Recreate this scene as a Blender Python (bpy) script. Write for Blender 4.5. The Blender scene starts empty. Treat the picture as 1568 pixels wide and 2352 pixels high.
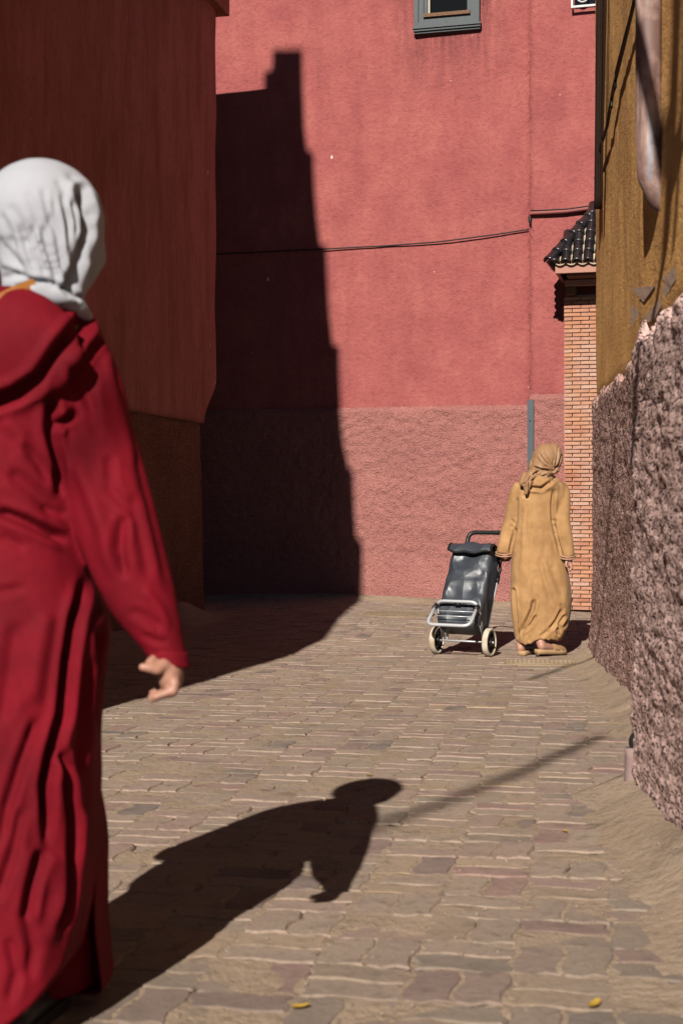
import bpy, math, random
import numpy as np
from mathutils import Vector, Matrix

random.seed(7)
rng = np.random.default_rng(11)
SC = bpy.context.scene
COL = SC.collection

# ------------------------------------------------------------------ camera
# photo pixels are given in a 1568 x 2352 frame; horizon at row HD
F_SRC = 3500.0
FD, CXD, HD = F_SRC / 1.0631, 784.0, 1147.6
H = 0.982
cam = bpy.data.cameras.new('camera')
cam.sensor_fit = 'VERTICAL'
cam.sensor_height = 36.0
cam.lens = F_SRC / 2500.0 * 36.0
cam.shift_y = -0.012
cam.clip_start = 0.05
cam.clip_end = 1000
cam.dof.use_dof = True
cam.dof.focus_distance = 10.6
cam.dof.aperture_fstop = 5.6
camo = bpy.data.objects.new('camera', cam)
COL.objects.link(camo)
camo.location = (0, 0, H)
camo.rotation_euler = (math.radians(90), 0, 0)
SC.camera = camo

# ------------------------------------------------------------------ light
SUN = Vector((0.278, 1.0, -0.655)).normalized()        # direction the light travels
w = bpy.data.worlds.new('World')
SC.world = w
w.use_nodes = True
nt = w.node_tree
nt.nodes.clear()
sky = nt.nodes.new('ShaderNodeTexSky')
sky.sky_type = 'NISHITA'
sky.sun_disc = False
sky.sun_elevation = math.asin(-SUN.z)
sky.sun_rotation = math.atan2(-SUN.x, -SUN.y)
sky.air_density = 0.35
sky.dust_density = 0.0
sky.altitude = 2500
bg = nt.nodes.new('ShaderNodeBackground')
bg.inputs['Strength'].default_value = 0.05
wo = nt.nodes.new('ShaderNodeOutputWorld')
nt.links.new(sky.outputs[0], bg.inputs[0])
nt.links.new(bg.outputs[0], wo.inputs[0])
sl = bpy.data.lights.new('sun', 'SUN')
sl.energy = 5.0
sl.angle = math.radians(0.53)
sl.color = (1.0, 0.95, 0.87)
so = bpy.data.objects.new('sun', sl)
COL.objects.link(so)
so.rotation_euler = SUN.to_track_quat('-Z', 'Y').to_euler()
so.location = (-6, -20, 20)
SC.view_settings.view_transform = 'Standard'
SC.view_settings.look = 'None'
SC.view_settings.gamma = 1
SC.view_settings.exposure = 0.86
SC.cycles.max_bounces = 6
SC.cycles.diffuse_bounces = 1

# ------------------------------------------------------------------ helpers
def D(u, v, Y):
    return np.array(((u - CXD) / FD * Y, Y, H + (HD - v) / FD * Y))

def proj(P):
    P = np.asarray(P)
    y = np.maximum(P[..., 1], 1e-3)
    return CXD + FD * P[..., 0] / y, HD - FD * (P[..., 2] - H) / y

_perm = np.concatenate([rng.permutation(256)] * 3)
_grad = rng.normal(size=(256, 3))
_grad /= np.linalg.norm(_grad, axis=1)[:, None]

def noise(P):
    P = np.asarray(P, float)
    i = np.floor(P).astype(int)
    f = P - i
    i &= 255
    w_ = f * f * f * (f * (f * 6 - 15) + 10)
    out = 0
    for dx in (0, 1):
        for dy in (0, 1):
            for dz in (0, 1):
                h = _perm[_perm[_perm[i[..., 0] + dx] + i[..., 1] + dy] + i[..., 2] + dz]
                g = _grad[h]
                d = f - np.array((dx, dy, dz))
                ww = (w_[..., 0] if dx else 1 - w_[..., 0]) * (w_[..., 1] if dy else 1 - w_[..., 1]) * (w_[..., 2] if dz else 1 - w_[..., 2])
                out = out + ww * (g * d).sum(-1)
    return out * 1.5

def fbm(P, o=3, g=0.5):
    P = np.asarray(P, float)
    s, a = 0, 1.0
    for k in range(o):
        s = s + a * noise(P + 17.3 * k)
        P = P * 2.03
        a *= g
    return s

def sm(a, b, x):
    t = np.clip((np.asarray(x, float) - a) / (b - a), 0, 1)
    return t * t * (3 - 2 * t)

def mesh_obj(name, verts, faces, mat=None, parent=None, smooth=True, loc=None):
    """verts in world space; parent is an unrotated empty or object."""
    o_ = np.array(parent_world(parent)) if parent is not None else np.zeros(3)
    l_ = np.array(loc) if loc is not None else np.zeros(3)
    base = l_ if parent is None else o_
    v = np.asarray(verts, float) - base
    me = bpy.data.meshes.new(name)
    me.from_pydata(v.tolist() if len(v) < 5000 else [tuple(r) for r in v], [], [tuple(int(k) for k in f) for f in faces])
    if smooth:
        me.polygons.foreach_set('use_smooth', [True] * len(me.polygons))
    if mat is not None:
        me.materials.append(mat)
    o = bpy.data.objects.new(name, me)
    COL.objects.link(o)
    if parent is not None:
        o.parent = parent
    else:
        o.location = base
    return o

def parent_world(p):
    l = Vector((0, 0, 0))
    while p is not None:
        l += p.location
        p = p.parent
    return l

def thing(name, label, cat, loc, group=None):
    o = bpy.data.objects.new(name, None)
    o.empty_display_size = 0.1
    COL.objects.link(o)
    o.location = loc
    return tag(o, label, cat, group)

def tag(o, label, cat, group=None):
    o['label'] = label
    o['category'] = cat
    if group:
        o['group'] = group
    return o

class MB:
    """collects shapes for one mesh"""
    def __init__(s):
        s.v, s.f = [], []
        s.n = 0
    def add(s, v, f):
        v = np.asarray(v, float)
        s.v.append(v)
        s.f += [tuple(k + s.n for k in q) for q in f]
        s.n += len(v)
    def box(s, c, size, R=None):
        sx, sy, sz = [k / 2 for k in size]
        v = np.array([(x, y, z) for x in (-sx, sx) for y in (-sy, sy) for z in (-sz, sz)])
        if R is not None:
            v = v @ np.asarray(R).T
        s.add(v + np.asarray(c), [(0, 1, 3, 2), (4, 6, 7, 5), (0, 4, 5, 1), (2, 3, 7, 6), (0, 2, 6, 4), (1, 5, 7, 3)])
    def loft(s, rings, cap=True, closed=False):
        n = len(rings[0])
        v = np.concatenate(rings)
        f = []
        m = len(rings)
        for a in range(m - (0 if closed else 1)):
            b = (a + 1) % m
            for k in range(n):
                f.append((a * n + k, a * n + (k + 1) % n, b * n + (k + 1) % n, b * n + k))
        if cap and not closed:
            f.append(tuple(range(n - 1, -1, -1)))
            f.append(tuple((m - 1) * n + k for k in range(n)))
        s.add(v, f)
    def tube(s, pts, r, n=8, cap=True, closed=False):
        """round tube along points, r scalar or list"""
        P = np.asarray(pts, float)
        m = len(P)
        rr = np.full(m, r, float) if np.isscalar(r) else np.asarray(r, float)
        T = np.gradient(P, axis=0)
        if closed:
            T = np.roll(P, -1, 0) - np.roll(P, 1, 0)
        T /= np.linalg.norm(T, axis=1)[:, None] + 1e-12
        up = np.array((0, 0, 1.0)) if abs(T[0][2]) < 0.9 else np.array((1.0, 0, 0))
        rings = []
        for k in range(m):
            a = up - T[k] * (up @ T[k])
            a /= np.linalg.norm(a) + 1e-12
            b = np.cross(T[k], a)
            up = a
            t = np.linspace(0, 2 * np.pi, n, endpoint=False)
            rings.append(P[k] + rr[k] * (np.cos(t)[:, None] * a + np.sin(t)[:, None] * b))
        s.loft(rings, cap, closed)
    def capsule(s, p0, p1, r0, r1, n=12):
        p0, p1 = np.asarray(p0, float), np.asarray(p1, float)
        d = p1 - p0
        L = np.linalg.norm(d) + 1e-9
        d = d / L
        a = np.array((0, 0, 1.0)) if abs(d[2]) < 0.9 else np.array((1.0, 0, 0))
        a = a - d * (a @ d); a /= np.linalg.norm(a)
        b = np.cross(d, a)
        t = np.linspace(0, 2 * np.pi, n, endpoint=False)
        C = np.cos(t)[:, None] * a + np.sin(t)[:, None] * b
        rings = []
        for q in np.radians((-85, -60, -30, 0)):
            rings.append(p0 + d * r0 * math.sin(q) + C * r0 * math.cos(q))
        for q in np.radians((0, 30, 60, 85)):
            rings.append(p1 + d * r1 * math.sin(q) + C * r1 * math.cos(q))
        s.loft(rings)
    def chain(s, pts, rr, n=12):
        for k in range(len(pts) - 1):
            s.capsule(pts[k], pts[k + 1], rr[k], rr[k + 1], n)
    def ell(s, c, r, R=None, n=20, m=12):
        c = np.asarray(c, float); r = np.asarray(r, float)
        t = np.linspace(0, 2 * np.pi, n, endpoint=False)
        rings = []
        for q in np.linspace(-np.pi / 2 * 0.97, np.pi / 2 * 0.97, m):
            v = np.stack([np.cos(t) * math.cos(q), np.sin(t) * math.cos(q), np.full(n, math.sin(q))], 1) * r
            if R is not None:
                v = v @ np.asarray(R).T
            rings.append(c + v)
        s.loft(rings)
    def arrays(s):
        return np.concatenate(s.v), s.f
    def build(s, name, mat=None, parent=None, smooth=True, loc=None):
        v, f = s.arrays()
        return mesh_obj(name, v, f, mat, parent, smooth, loc)

def rotz(a):
    c, s_ = math.cos(a), math.sin(a)
    return np.array(((c, -s_, 0), (s_, c, 0), (0, 0, 1.0)))

def remesh(mb, voxel, smooth_it=0, lam=0.5):
    """union of closed shapes as one skin -> (verts, faces)"""
    v, f = mb.arrays()
    me = bpy.data.meshes.new('tmp')
    me.from_pydata(v.tolist(), [], f)
    o = bpy.data.objects.new('tmp', me)
    COL.objects.link(o)
    md = o.modifiers.new('r', 'REMESH')
    md.mode = 'VOXEL'
    md.voxel_size = voxel
    dg = bpy.context.evaluated_depsgraph_get()
    me2 = bpy.data.meshes.new_from_object(o.evaluated_get(dg))
    V = np.empty(len(me2.vertices) * 3); me2.vertices.foreach_get('co', V); V = V.reshape(-1, 3)
    E = np.empty(len(me2.edges) * 2, int); me2.edges.foreach_get('vertices', E); E = E.reshape(-1, 2)
    Fc = [tuple(p.vertices) for p in me2.polygons]
    bpy.data.objects.remove(o); bpy.data.meshes.remove(me); bpy.data.meshes.remove(me2)
    V = laplace(V, E, smooth_it, lam)
    return V, Fc, E

def laplace(V, E, it, lam=0.5):
    deg = np.bincount(E.ravel(), minlength=len(V))[:, None]
    for _ in range(it):
        S = np.zeros_like(V)
        for c in range(3):
            S[:, c] = np.bincount(E[:, 0], V[E[:, 1], c], len(V)) + np.bincount(E[:, 1], V[E[:, 0], c], len(V))
        V = V + lam * (S / np.maximum(deg, 1) - V)
    return V

def vnormals(V, Fc):
    q = np.array([f[:3] for f in Fc])
    n = np.cross(V[q[:, 1]] - V[q[:, 0]], V[q[:, 2]] - V[q[:, 0]])
    N = np.zeros_like(V)
    mx = max(len(f) for f in Fc)
    ff = np.array([tuple(f) + (f[-1],) * (mx - len(f)) for f in Fc])
    for k in range(mx):
        for c in range(3):
            N[:, c] += np.bincount(ff[:, k], n[:, c], len(V))
    return N / (np.linalg.norm(N, axis=1)[:, None] + 1e-12)

def seg_dist(u, v, poly):
    """distance to a polyline in photo pixels, signed side and parameter 0..1"""
    best = np.full(u.shape, 1e9); side = np.zeros(u.shape); par = np.zeros(u.shape)
    poly = np.asarray(poly, float)
    L = np.linalg.norm(np.diff(poly, axis=0), axis=1)
    cum = np.concatenate([[0], np.cumsum(L)]); tot = cum[-1]
    for k in range(len(poly) - 1):
        a, b = poly[k], poly[k + 1]
        d = b - a
        t = np.clip(((u - a[0]) * d[0] + (v - a[1]) * d[1]) / (d @ d), 0, 1)
        du, dv = u - a[0] - t * d[0], v - a[1] - t * d[1]
        dist = np.hypot(du, dv)
        m = dist < best
        best[m] = dist[m]
        side[m] = np.sign(d[0] * dv - d[1] * du)[m]
        par[m] = ((cum[k] + t * L[k]) / tot)[m]
    return best, side, par

def sculpt(V, Fc, strokes, toward=None):
    """press folds into cloth: strokes = (polyline, width px, depth m [, fade])"""
    N = vnormals(V, Fc)
    u, v = proj(V)
    view = V - np.array((0, 0, H)); view /= np.linalg.norm(view, axis=1)[:, None]
    face = sm(0.05, 0.45, -(N * view).sum(1))
    disp = np.zeros(len(V))
    for st in strokes:
        poly, wd, dep = st[:3]
        d, s_, t = seg_dist(u, v, poly)
        taper = sm(0, 0.12, t) * sm(0, 0.2, 1 - t) if len(st) < 4 else np.clip(t * 0 + 1, 0, 1)
        g = np.exp(-(d / wd) ** 2)
        # a soft shoulder of cloth piled up beside each crease
        g2 = np.exp(-((d - 1.9 * wd) / (0.9 * wd)) ** 2)
        disp += dep * taper * (g - 0.30 * g2)
    return V + N * (disp * face)[:, None]

# ------------------------------------------------------------------ materials
ALB = 0.62       # overall albedo level
class NM:
    def __init__(s, name):
        s.m = bpy.data.materials.new(name)
        s.m.use_nodes = True
        s.t = s.m.node_tree
        s.b = s.t.nodes['Principled BSDF']
        s.pos = s.t.nodes.new('ShaderNodeNewGeometry').outputs['Position']
    def n(s, typ, **kw):
        x = s.t.nodes.new(typ)
        for k, val in kw.items():
            setattr(x, k, val)
        return x
    def link(s, a, b):
        s.t.links.new(a, b)
    def inp(s, node, key, val):
        if hasattr(val, 'is_linked') or isinstance(val, bpy.types.NodeSocket):
            s.link(val, node.inputs[key])
        else:
            node.inputs[key].default_value = val
    def map(s, scale=(1, 1, 1), src=None, loc=(0, 0, 0)):
        x = s.n('ShaderNodeMapping')
        s.inp(x, 'Vector', src or s.pos)
        x.inputs['Scale'].default_value = scale
        x.inputs['Location'].default_value = loc
        return x.outputs[0]
    def noise(s, scale, detail=4, rough=0.55, vec=None, dist=0.0):
        x = s.n('ShaderNodeTexNoise')
        s.inp(x, 'Vector', vec or s.pos)
        x.inputs['Scale'].default_value = scale
        x.inputs['Detail'].default_value = detail
        x.inputs['Roughness'].default_value = rough
        x.inputs['Distortion'].default_value = dist
        return x.outputs[0]
    def voro(s, scale, vec=None, feature='F1', rand=1.0):
        x = s.n('ShaderNodeTexVoronoi', feature=feature)
        s.inp(x, 'Vector', vec or s.pos)
        x.inputs['Scale'].default_value = scale
        x.inputs['Randomness'].default_value = rand
        return x.outputs['Distance']
    def ramp(s, fac, stops):
        x = s.n('ShaderNodeValToRGB')
        s.inp(x, 'Fac', fac)
        e = x.color_ramp.elements
        while len(e) < len(stops):
            e.new(0.5)
        for q, (p, c) in zip(e, stops):
            q.position = p
            q.color = (c, c, c, 1) if np.isscalar(c) else (*c, 1)
        return x.outputs[0]
    def mix(s, fac, a, b, mode='MIX'):
        x = s.n('ShaderNodeMix', data_type='RGBA', blend_type=mode)
        s.inp(x, 'Factor', fac)
        for key, val in ((6, a), (7, b)):
            if isinstance(val, (tuple, list)):
                val = (*val, 1)
            s.inp(x, key, val)
        return x.outputs[2]
    def math(s, op, a, b=0.0):
        x = s.n('ShaderNodeMath', operation=op)
        s.inp(x, 0, a); s.inp(x, 1, b)
        return x.outputs[0]
    def bump(s, h, strength, dist, prev=None):
        x = s.n('ShaderNodeBump')
        s.inp(x, 'Height', h)
        x.inputs['Strength'].default_value = strength
        x.inputs['Distance'].default_value = dist
        if prev is not None:
            s.link(prev, x.inputs['Normal'])
        return x.outputs[0]
    def out(s, col, rough=0.85, normal=None, metal=0.0, spec=0.3):
        if isinstance(col, (tuple, list)):
            col = (*[c * ALB for c in col], 1)
        else:
            col = s.mix(1.0, col, (ALB, ALB, ALB), 'MULTIPLY')
        s.inp(s.b, 'Base Color', col)
        s.inp(s.b, 'Roughness', rough)
        s.b.inputs['Metallic'].default_value = metal
        s.b.inputs['Specular IOR Level'].default_value = spec
        if normal is not None:
            s.link(normal, s.b.inputs['Normal'])
        return s.m

def plaster(name, c1, c2, c3, grain=90, gs=0.35, streak=0.5, gd=0.006, mott=3.0, vec3=(1, 1, 1), stain=False):
    m = NM(name)
    big = m.noise(mott, 5, 0.6)
    st = m.noise(1.0, 5, 0.7, m.map((5 * vec3[0], 5 * vec3[1], 1.0)))
    vv_ = m.map(vec3)
    fine = m.noise(grain, 3, 0.6, vv_)
    mid = m.noise(grain * 0.3, 4, 0.6, vv_)
    col = m.mix(m.ramp(big, [(0.35, 0), (0.68, 1)]), c1, c2)
    col = m.mix(m.math('MULTIPLY', m.ramp(st, [(0.42, 0), (0.72, 1)]), streak), col, c3)
    col = m.mix(m.math('MULTIPLY', m.ramp(mid, [(0.5, 0), (0.72, 1)]), 0.45), col, c3)
    # small chips and dust specks
    sp = m.ramp(m.voro(1.9, m.map((1, 1, 0.6), None, (0.3, 0.1, 0.7))), [(0.0, 1), (0.020, 1), (0.027, 0)])
    sp2 = m.ramp(m.voro(4.3), [(0.0, 1), (0.022, 1), (0.03, 0)])
    col = m.mix(m.math('MAXIMUM', sp, m.math('MULTIPLY', sp2, m.ramp(big, [(0.5, 0), (0.56, 1)]))), col, (0.75, 0.6, 0.55))
    if stain:
        # soot and rain stain hanging under the window
        xz = m.n('ShaderNodeSeparateXYZ'); m.link(m.pos, xz.inputs[0])
        sx = m.ramp(m.math('MULTIPLY', m.math('ABSOLUTE', m.math('SUBTRACT', xz.outputs[0], 1.12)), 1.0), [(0.36, 1), (0.62, 0)])
        sz = m.ramp(m.math('MULTIPLY', m.math('SUBTRACT', 5.95, xz.outputs[2]), 1.0), [(0.05, 1), (0.75, 0)])
        dn = m.ramp(m.noise(1.0, 5, 0.7, m.map((16, 16, 2.0))), [(0.38, 0), (0.66, 1)])
        col = m.mix(m.math('MULTIPLY', m.math('MULTIPLY', sx, sz), m.math('MULTIPLY', dn, 0.85)), col, (0.11, 0.035, 0.035))
    nr = m.bump(fine, gs, gd)
    nr = m.bump(mid, gs * 0.8, gd * 2.2, nr)
    return m.out(col, 0.92, nr, spec=0.15)

def roughcast(name, c1, c2, c3, scale=26, bs=0.8, bd=0.02, vec3=(1, 1, 1), pits=(0.36, 0.5)):
    m = NM(name)
    vec = m.map(vec3)
    big = m.noise(2.2, 4, 0.6)
    h = m.noise(scale, 6, 0.7, vec, 0.3)
    pit = m.noise(scale * 2.3, 3, 0.6, vec)
    col = m.mix(m.ramp(big, [(0.35, 0), (0.7, 1)]), c1, c2)
    col = m.mix(m.ramp(pit, [(pits[0], 1), (pits[1], 0)]), col, c3)  # shade inside the pits is put into the colour here
    grain = m.math('ADD', h, m.math('MULTIPLY', m.voro(scale * 1.1, vec), -0.55))
    nr = m.bump(grain, bs, bd)
    nr = m.bump(pit, bs * 0.7, bd * 0.4, nr)
    return m.out(col, 0.95, nr, spec=0.1)

M = {}
M['pink'] = plaster('pink plaster', (0.45, 0.135, 0.117), (0.37, 0.098, 0.093), (0.26, 0.062, 0.066), 75, 0.85, 0.45, 0.010, stain=True)
M['pink_rough'] = roughcast('pink roughcast', (0.58, 0.245, 0.21), (0.49, 0.20, 0.175), (0.22, 0.075, 0.066), 60, 1.0, 0.022)
M['left_pink'] = plaster('shaded pink plaster', (0.56, 0.20, 0.165), (0.45, 0.16, 0.12), (0.29, 0.095, 0.055), 60, 0.5, 0.85, 0.006, 1.2)
M['left_rough'] = roughcast('brown roughcast', (0.36, 0.17, 0.10), (0.28, 0.115, 0.07), (0.055, 0.022, 0.015), 42, 1.0, 0.02, (1, 1, 1), (0.40, 0.50))
M['ochre'] = plaster('ochre plaster', (1.0, 0.54, 0.19), (0.82, 0.42, 0.14), (0.42, 0.19, 0.065), 120, 0.6, 0.6, 0.004, 5.0, (1, 0.35, 1))
M['mauve'] = roughcast('mauve roughcast', (0.66, 0.41, 0.35), (0.50, 0.29, 0.24), (0.06, 0.032, 0.035), 46, 0.8, 0.014, (1, 0.30, 1), (0.40, 0.50))

M['mauve_sunlit'] = roughcast('sunlit mauve roughcast', (0.90, 0.61, 0.54), (0.72, 0.46, 0.40), (0.06, 0.032, 0.032), 46, 0.6, 0.012, (1, 0.30, 1), (0.40, 0.50))  # same plaster as mauve, stronger sunlight painted in as a lighter colour
# ------------------------------------------------------------------ terrain
def xw_far(Y):
    return 1.83 + 0.09 * (Y - 10.4)
def xw_near(Y):
    return 1.04 + 0.06 * (Y - 5.1)

def base_z(X, Y):
    z = np.interp(Y, [-300, 2.7, 6.0, 9.0, 10.6, 11.6, 12.6, 13.5, 15.2, 19, 60, 400],
                  [0, 0, -0.066, -0.138, -0.155, -0.112, -0.068, -0.055, -0.045, -0.045, 0.0, 0.0])
    z = z - 0.030 * sm(11.5, 14.2, Y) * np.minimum(np.abs(X), 3)
    P = np.stack([X * 0.9, Y * 0.9, X * 0], -1)
    return z + 0.006 * noise(P)

def fillet(X, Y):
    """dirt and mortar swept up against the walls"""
    P = np.stack([X * 0, Y * 1.7, X * 0 + 3.1], -1)
    amp = 0.06 + 0.035 * noise(P)
    xw = np.where(Y < 5.1, xw_near(Y), xw_far(Y))
    d = np.clip(xw - X, 0, None)
    wd = 0.115 + 0.03 * noise(P + 9)
    end = np.exp(-(np.clip(Y - 10.25, 0, None) / 0.16) ** 2)
    z = amp * np.exp(-(d / wd) ** 2) * end * sm(-3, 0, Y)
    # wide low skirt of sand at the right
    z = z + 0.014 * sm(0.27, 0.06, d) * end * (1 + 0.8 * noise(np.stack([X * 4, Y * 3, X * 0], -1)))
    # mound at the foot of the left house corner
    dl = np.hypot((X + 1.44) / 0.22, (Y - 12.75) / 0.6)
    z = z + 0.16 * np.exp(-dl ** 2)
    dl = np.hypot((X + 1.85) / 0.30, (Y - 11.1) / 0.7)
    z = z + 0.09 * np.exp(-dl ** 2)
    # foot of the far wall
    dn = np.clip((15.1 - 0.2646 * X) - Y, 0, None)
    z = z + 0.05 * np.exp(-(dn / 0.22) ** 2) * (X < 2.0)
    return z

def tz(X, Y):
    X = np.asarray(X, float); Y = np.asarray(Y, float)
    P = np.stack([X * 7, Y * 7, X * 0], -1)
    q = noise(np.stack([X * 2.6, Y * 2.6, X * 0 + 5], -1))
    hole = -0.010 * sm(0.28, 0.5, noise(np.stack([X * 9, Y * 9, X * 0 + 8], -1)))
    return base_z(X, Y) + fillet(X, Y) + 0.0012 * noise(P) + 0.0028 * q + hole

m = NM('sand and dust')
big = m.noise(1.3, 5, 0.6)
fi = m.noise(120, 3, 0.7)
gr = m.noise(30, 4, 0.6)
c = m.mix(m.ramp(big, [(0.35, 0), (0.65, 1)]), (0.44, 0.325, 0.232), (0.38, 0.275, 0.19))
c = m.mix(m.ramp(gr, [(0.55, 0), (0.72, 0.7)]), c, (0.28, 0.19, 0.115))
c = m.mix(m.ramp(fi, [(0.62, 0), (0.75, 0.6)]), c, (0.2, 0.14, 0.1))
stn = m.noise(3.2, 6, 0.72, None, 0.6)
c = m.mix(m.ramp(stn, [(0.54, 0), (0.66, 0.75)]), c, (0.21, 0.155, 0.115))
c = m.mix(m.ramp(m.voro(38), [(0.06, 0.8), (0.13, 0)]), c, (0.27, 0.21, 0.17))
M['sand'] = m.out(c, 0.95, m.bump(stn, 0.5, 0.03, m.bump(gr, 0.8, 0.012, m.bump(fi, 0.8, 0.004))), spec=0.1)

xs = np.concatenate([[-250, -90, -40, -18, -9, -6], np.arange(-4.0, 2.6, 0.035), [3.0, 4, 7, 14, 40, 90, 250]])
ys = np.concatenate([[-250, -90, -40, -15, -6, -2, 0, 1], np.arange(1.6, 16.2, 0.04), [17, 19, 24, 40, 90, 250]])
GX, GY = np.meshgrid(xs, ys)
GZ = tz(GX, GY) - 0.0022
V = np.stack([GX, GY, GZ], -1).reshape(-1, 3)
nx, ny = len(xs), len(ys)
idx = np.arange(nx * ny).reshape(ny, nx)
Fq = np.stack([idx[:-1, :-1], idx[:-1, 1:], idx[1:, 1:], idx[1:, :-1]], -1).reshape(-1, 4)
ground = mesh_obj('ground', V, Fq.tolist(), M['sand'])
ground['kind'] = 'structure'

# ------------------------------------------------------------------ pavers
m = NM('concrete paver')
oi = m.n('ShaderNodeObjectInfo').outputs['Random']
ri = m.n('ShaderNodeNewGeometry').outputs['Random Per Island']
r1 = m.math('FRACT', m.math('ADD', m.math('MULTIPLY', oi, 7.13), m.math('MULTIPLY', ri, 5.7)))
zone = m.noise(0.55, 2, 0.5)
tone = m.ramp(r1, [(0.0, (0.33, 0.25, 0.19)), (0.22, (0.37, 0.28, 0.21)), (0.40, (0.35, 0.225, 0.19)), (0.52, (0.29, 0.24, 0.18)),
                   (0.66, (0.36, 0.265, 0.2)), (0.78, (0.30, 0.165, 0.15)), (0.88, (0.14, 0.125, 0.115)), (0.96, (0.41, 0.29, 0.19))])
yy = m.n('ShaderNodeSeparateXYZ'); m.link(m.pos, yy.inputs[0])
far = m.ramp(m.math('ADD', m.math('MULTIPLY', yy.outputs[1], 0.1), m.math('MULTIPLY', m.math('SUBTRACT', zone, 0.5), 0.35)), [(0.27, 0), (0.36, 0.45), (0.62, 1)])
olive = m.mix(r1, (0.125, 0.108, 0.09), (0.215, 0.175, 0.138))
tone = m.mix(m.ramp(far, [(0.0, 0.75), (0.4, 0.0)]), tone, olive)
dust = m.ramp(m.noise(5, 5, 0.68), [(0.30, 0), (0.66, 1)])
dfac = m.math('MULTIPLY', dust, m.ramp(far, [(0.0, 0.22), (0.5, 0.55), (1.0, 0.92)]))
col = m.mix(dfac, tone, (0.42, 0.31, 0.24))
fi = m.noise(150, 3, 0.7)
md = m.noise(22, 4, 0.6)
col = m.mix(m.ramp(fi, [(0.58, 0), (0.75, 0.55)]), col, (0.17, 0.125, 0.095))
col = m.mix(m.ramp(md, [(0.54, 0), (0.74, 0.7)]), col, (0.17, 0.125, 0.10))
gn = m.noise(70, 4, 0.7)
col = m.mix(m.ramp(gn, [(0.50, 0), (0.68, 0.5)]), col, (0.20, 0.15, 0.115))
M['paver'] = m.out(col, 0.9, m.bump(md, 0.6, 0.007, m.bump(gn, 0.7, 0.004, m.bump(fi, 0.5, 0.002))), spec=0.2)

LP, WP = 0.208, 0.104
def paver_outline(g, k):
    """zigzag on all four sides; g joint gap, k wave seed"""
    e = [(0.0, 0.0), (0.010, 0.33), (-0.010, 0.67), (0.0, 1.0)]
    s = [(0, 0.0), (0.17, 0.0085), (0.33, 0.0085), (0.67, -0.0085), (0.83, -0.0085), (1, 0)]
    pts = []
    for t, y in s[:-1]:
        pts.append((t * LP, y))
    for x, t in e[:-1]:
        pts.append((LP + x, t * WP))
    for t, y in s[:0:-1]:
        pts.append((t * LP, WP + y))
    for x, t in e[:0:-1]:
        pts.append((x, t * WP))
    p = np.array(pts) - np.array((LP / 2, WP / 2))
    r = np.random.default_rng(k)
    p += r.normal(0, 0.0012, p.shape)
    sc_ = np.array(((LP - g) / LP, (WP - g) / WP))
    return p * sc_

def paver_geo(k):
    p = paver_outline(0.0052, k)
    n = len(p)
    q = p * np.array(((LP - 0.0095) / LP, (WP - 0.0095) / WP))
    r = np.random.default_rng(k + 50)
    top = np.column_stack([q, 0.0 + r.normal(0, 0.0006, n)])
    low = np.column_stack([p, np.full(n, -0.006)])
    v = np.concatenate([top, low])
    f = [tuple(range(n))] + [(i, n + i, n + (i + 1) % n, (i + 1) % n) for i in range(n)]
    return v, f

geos = [paver_geo(k) for k in range(8)]
pmesh = []
for v, f in geos:
    me = bpy.data.meshes.new('paver')
    me.from_pydata(v.tolist(), [], f)
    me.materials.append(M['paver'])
    pmesh.append(me)
ang = -0.155
RA = rotz(ang)
spots = []
quarter = []
for j in range(-14, 84):
    for i in range(-40, 26):
        for h in (-0.5, 0.5):                       # basket weave: pairs laid along and across by turns
            across = (i + j) % 2 == 0
            lx, ly = (i * LP, j * LP + h * WP) if across else (i * LP + h * WP, j * LP)
            p = RA @ np.array((lx + 0.010 * math.sin(j * 0.37), ly + 0.008 * math.sin(i * 0.5), 0))
            if not (-5.5 < p[0] < 2.4 and 0.4 < p[1] < 15.2):
                continue
            spots.append((p[0], p[1])); quarter.append(0.0 if across else math.pi / 2)
spots = np.array(spots)
keep = spots[:, 1] < (15.0 - 0.2646 * spots[:, 0])
spots = spots[keep]; quarter = np.array(quarter)[keep]
bz = base_z(spots[:, 0], spots[:, 1])
fz = fillet(spots[:, 0], spots[:, 1])
ok = fz < 0.05
spots, bz, fz, quarter = spots[ok], bz[ok], fz[ok], quarter[ok]
uu, vv = proj(np.column_stack([spots, bz]))
inview = (uu > -20) & (uu < 1588) & (vv < 2370) & (fz < 0.012)
order = np.argsort(np.where(inview, spots[:, 1], 1e3))
near = set(order[:300].tolist())
eps = 0.05
gx = (base_z(spots[:, 0] + eps, spots[:, 1]) - base_z(spots[:, 0] - eps, spots[:, 1])) / (2 * eps)
gy = (base_z(spots[:, 0], spots[:, 1] + eps) - base_z(spots[:, 0], spots[:, 1] - eps)) / (2 * eps)
field = MB()
jit = rng.normal(0, 0.0016, len(spots))
tilt = rng.normal(0, 0.008, (len(spots), 2))
flip = rng.random(len(spots)) < 0.5
kk = rng.integers(0, 8, len(spots))
for n_, (x, y) in enumerate(spots):
    nrm = Vector((-gx[n_] + tilt[n_, 0], -gy[n_] + tilt[n_, 1], 1)).normalized()
    R = Vector((0, 0, 1)).rotation_difference(nrm).to_matrix() @ Matrix.Rotation(ang + quarter[n_] + rng.normal(0, 0.008), 3, 'Z')
    z = bz[n_] + jit[n_] - 0.0005
    if n_ in near:
        o = bpy.data.objects.new('paver', pmesh[kk[n_]])
        COL.objects.link(o)
        o.parent = ground
        o.location = (x, y, z)
        o.rotation_euler = R.to_euler()
    else:
        v, f = geos[kk[n_]]
        field.add(v @ np.array(R).T + np.array((x, y, z)), f)
pf = field.build('far_pavers', M['paver'], ground, smooth=False)
pf['kind'] = 'stuff'

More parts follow.
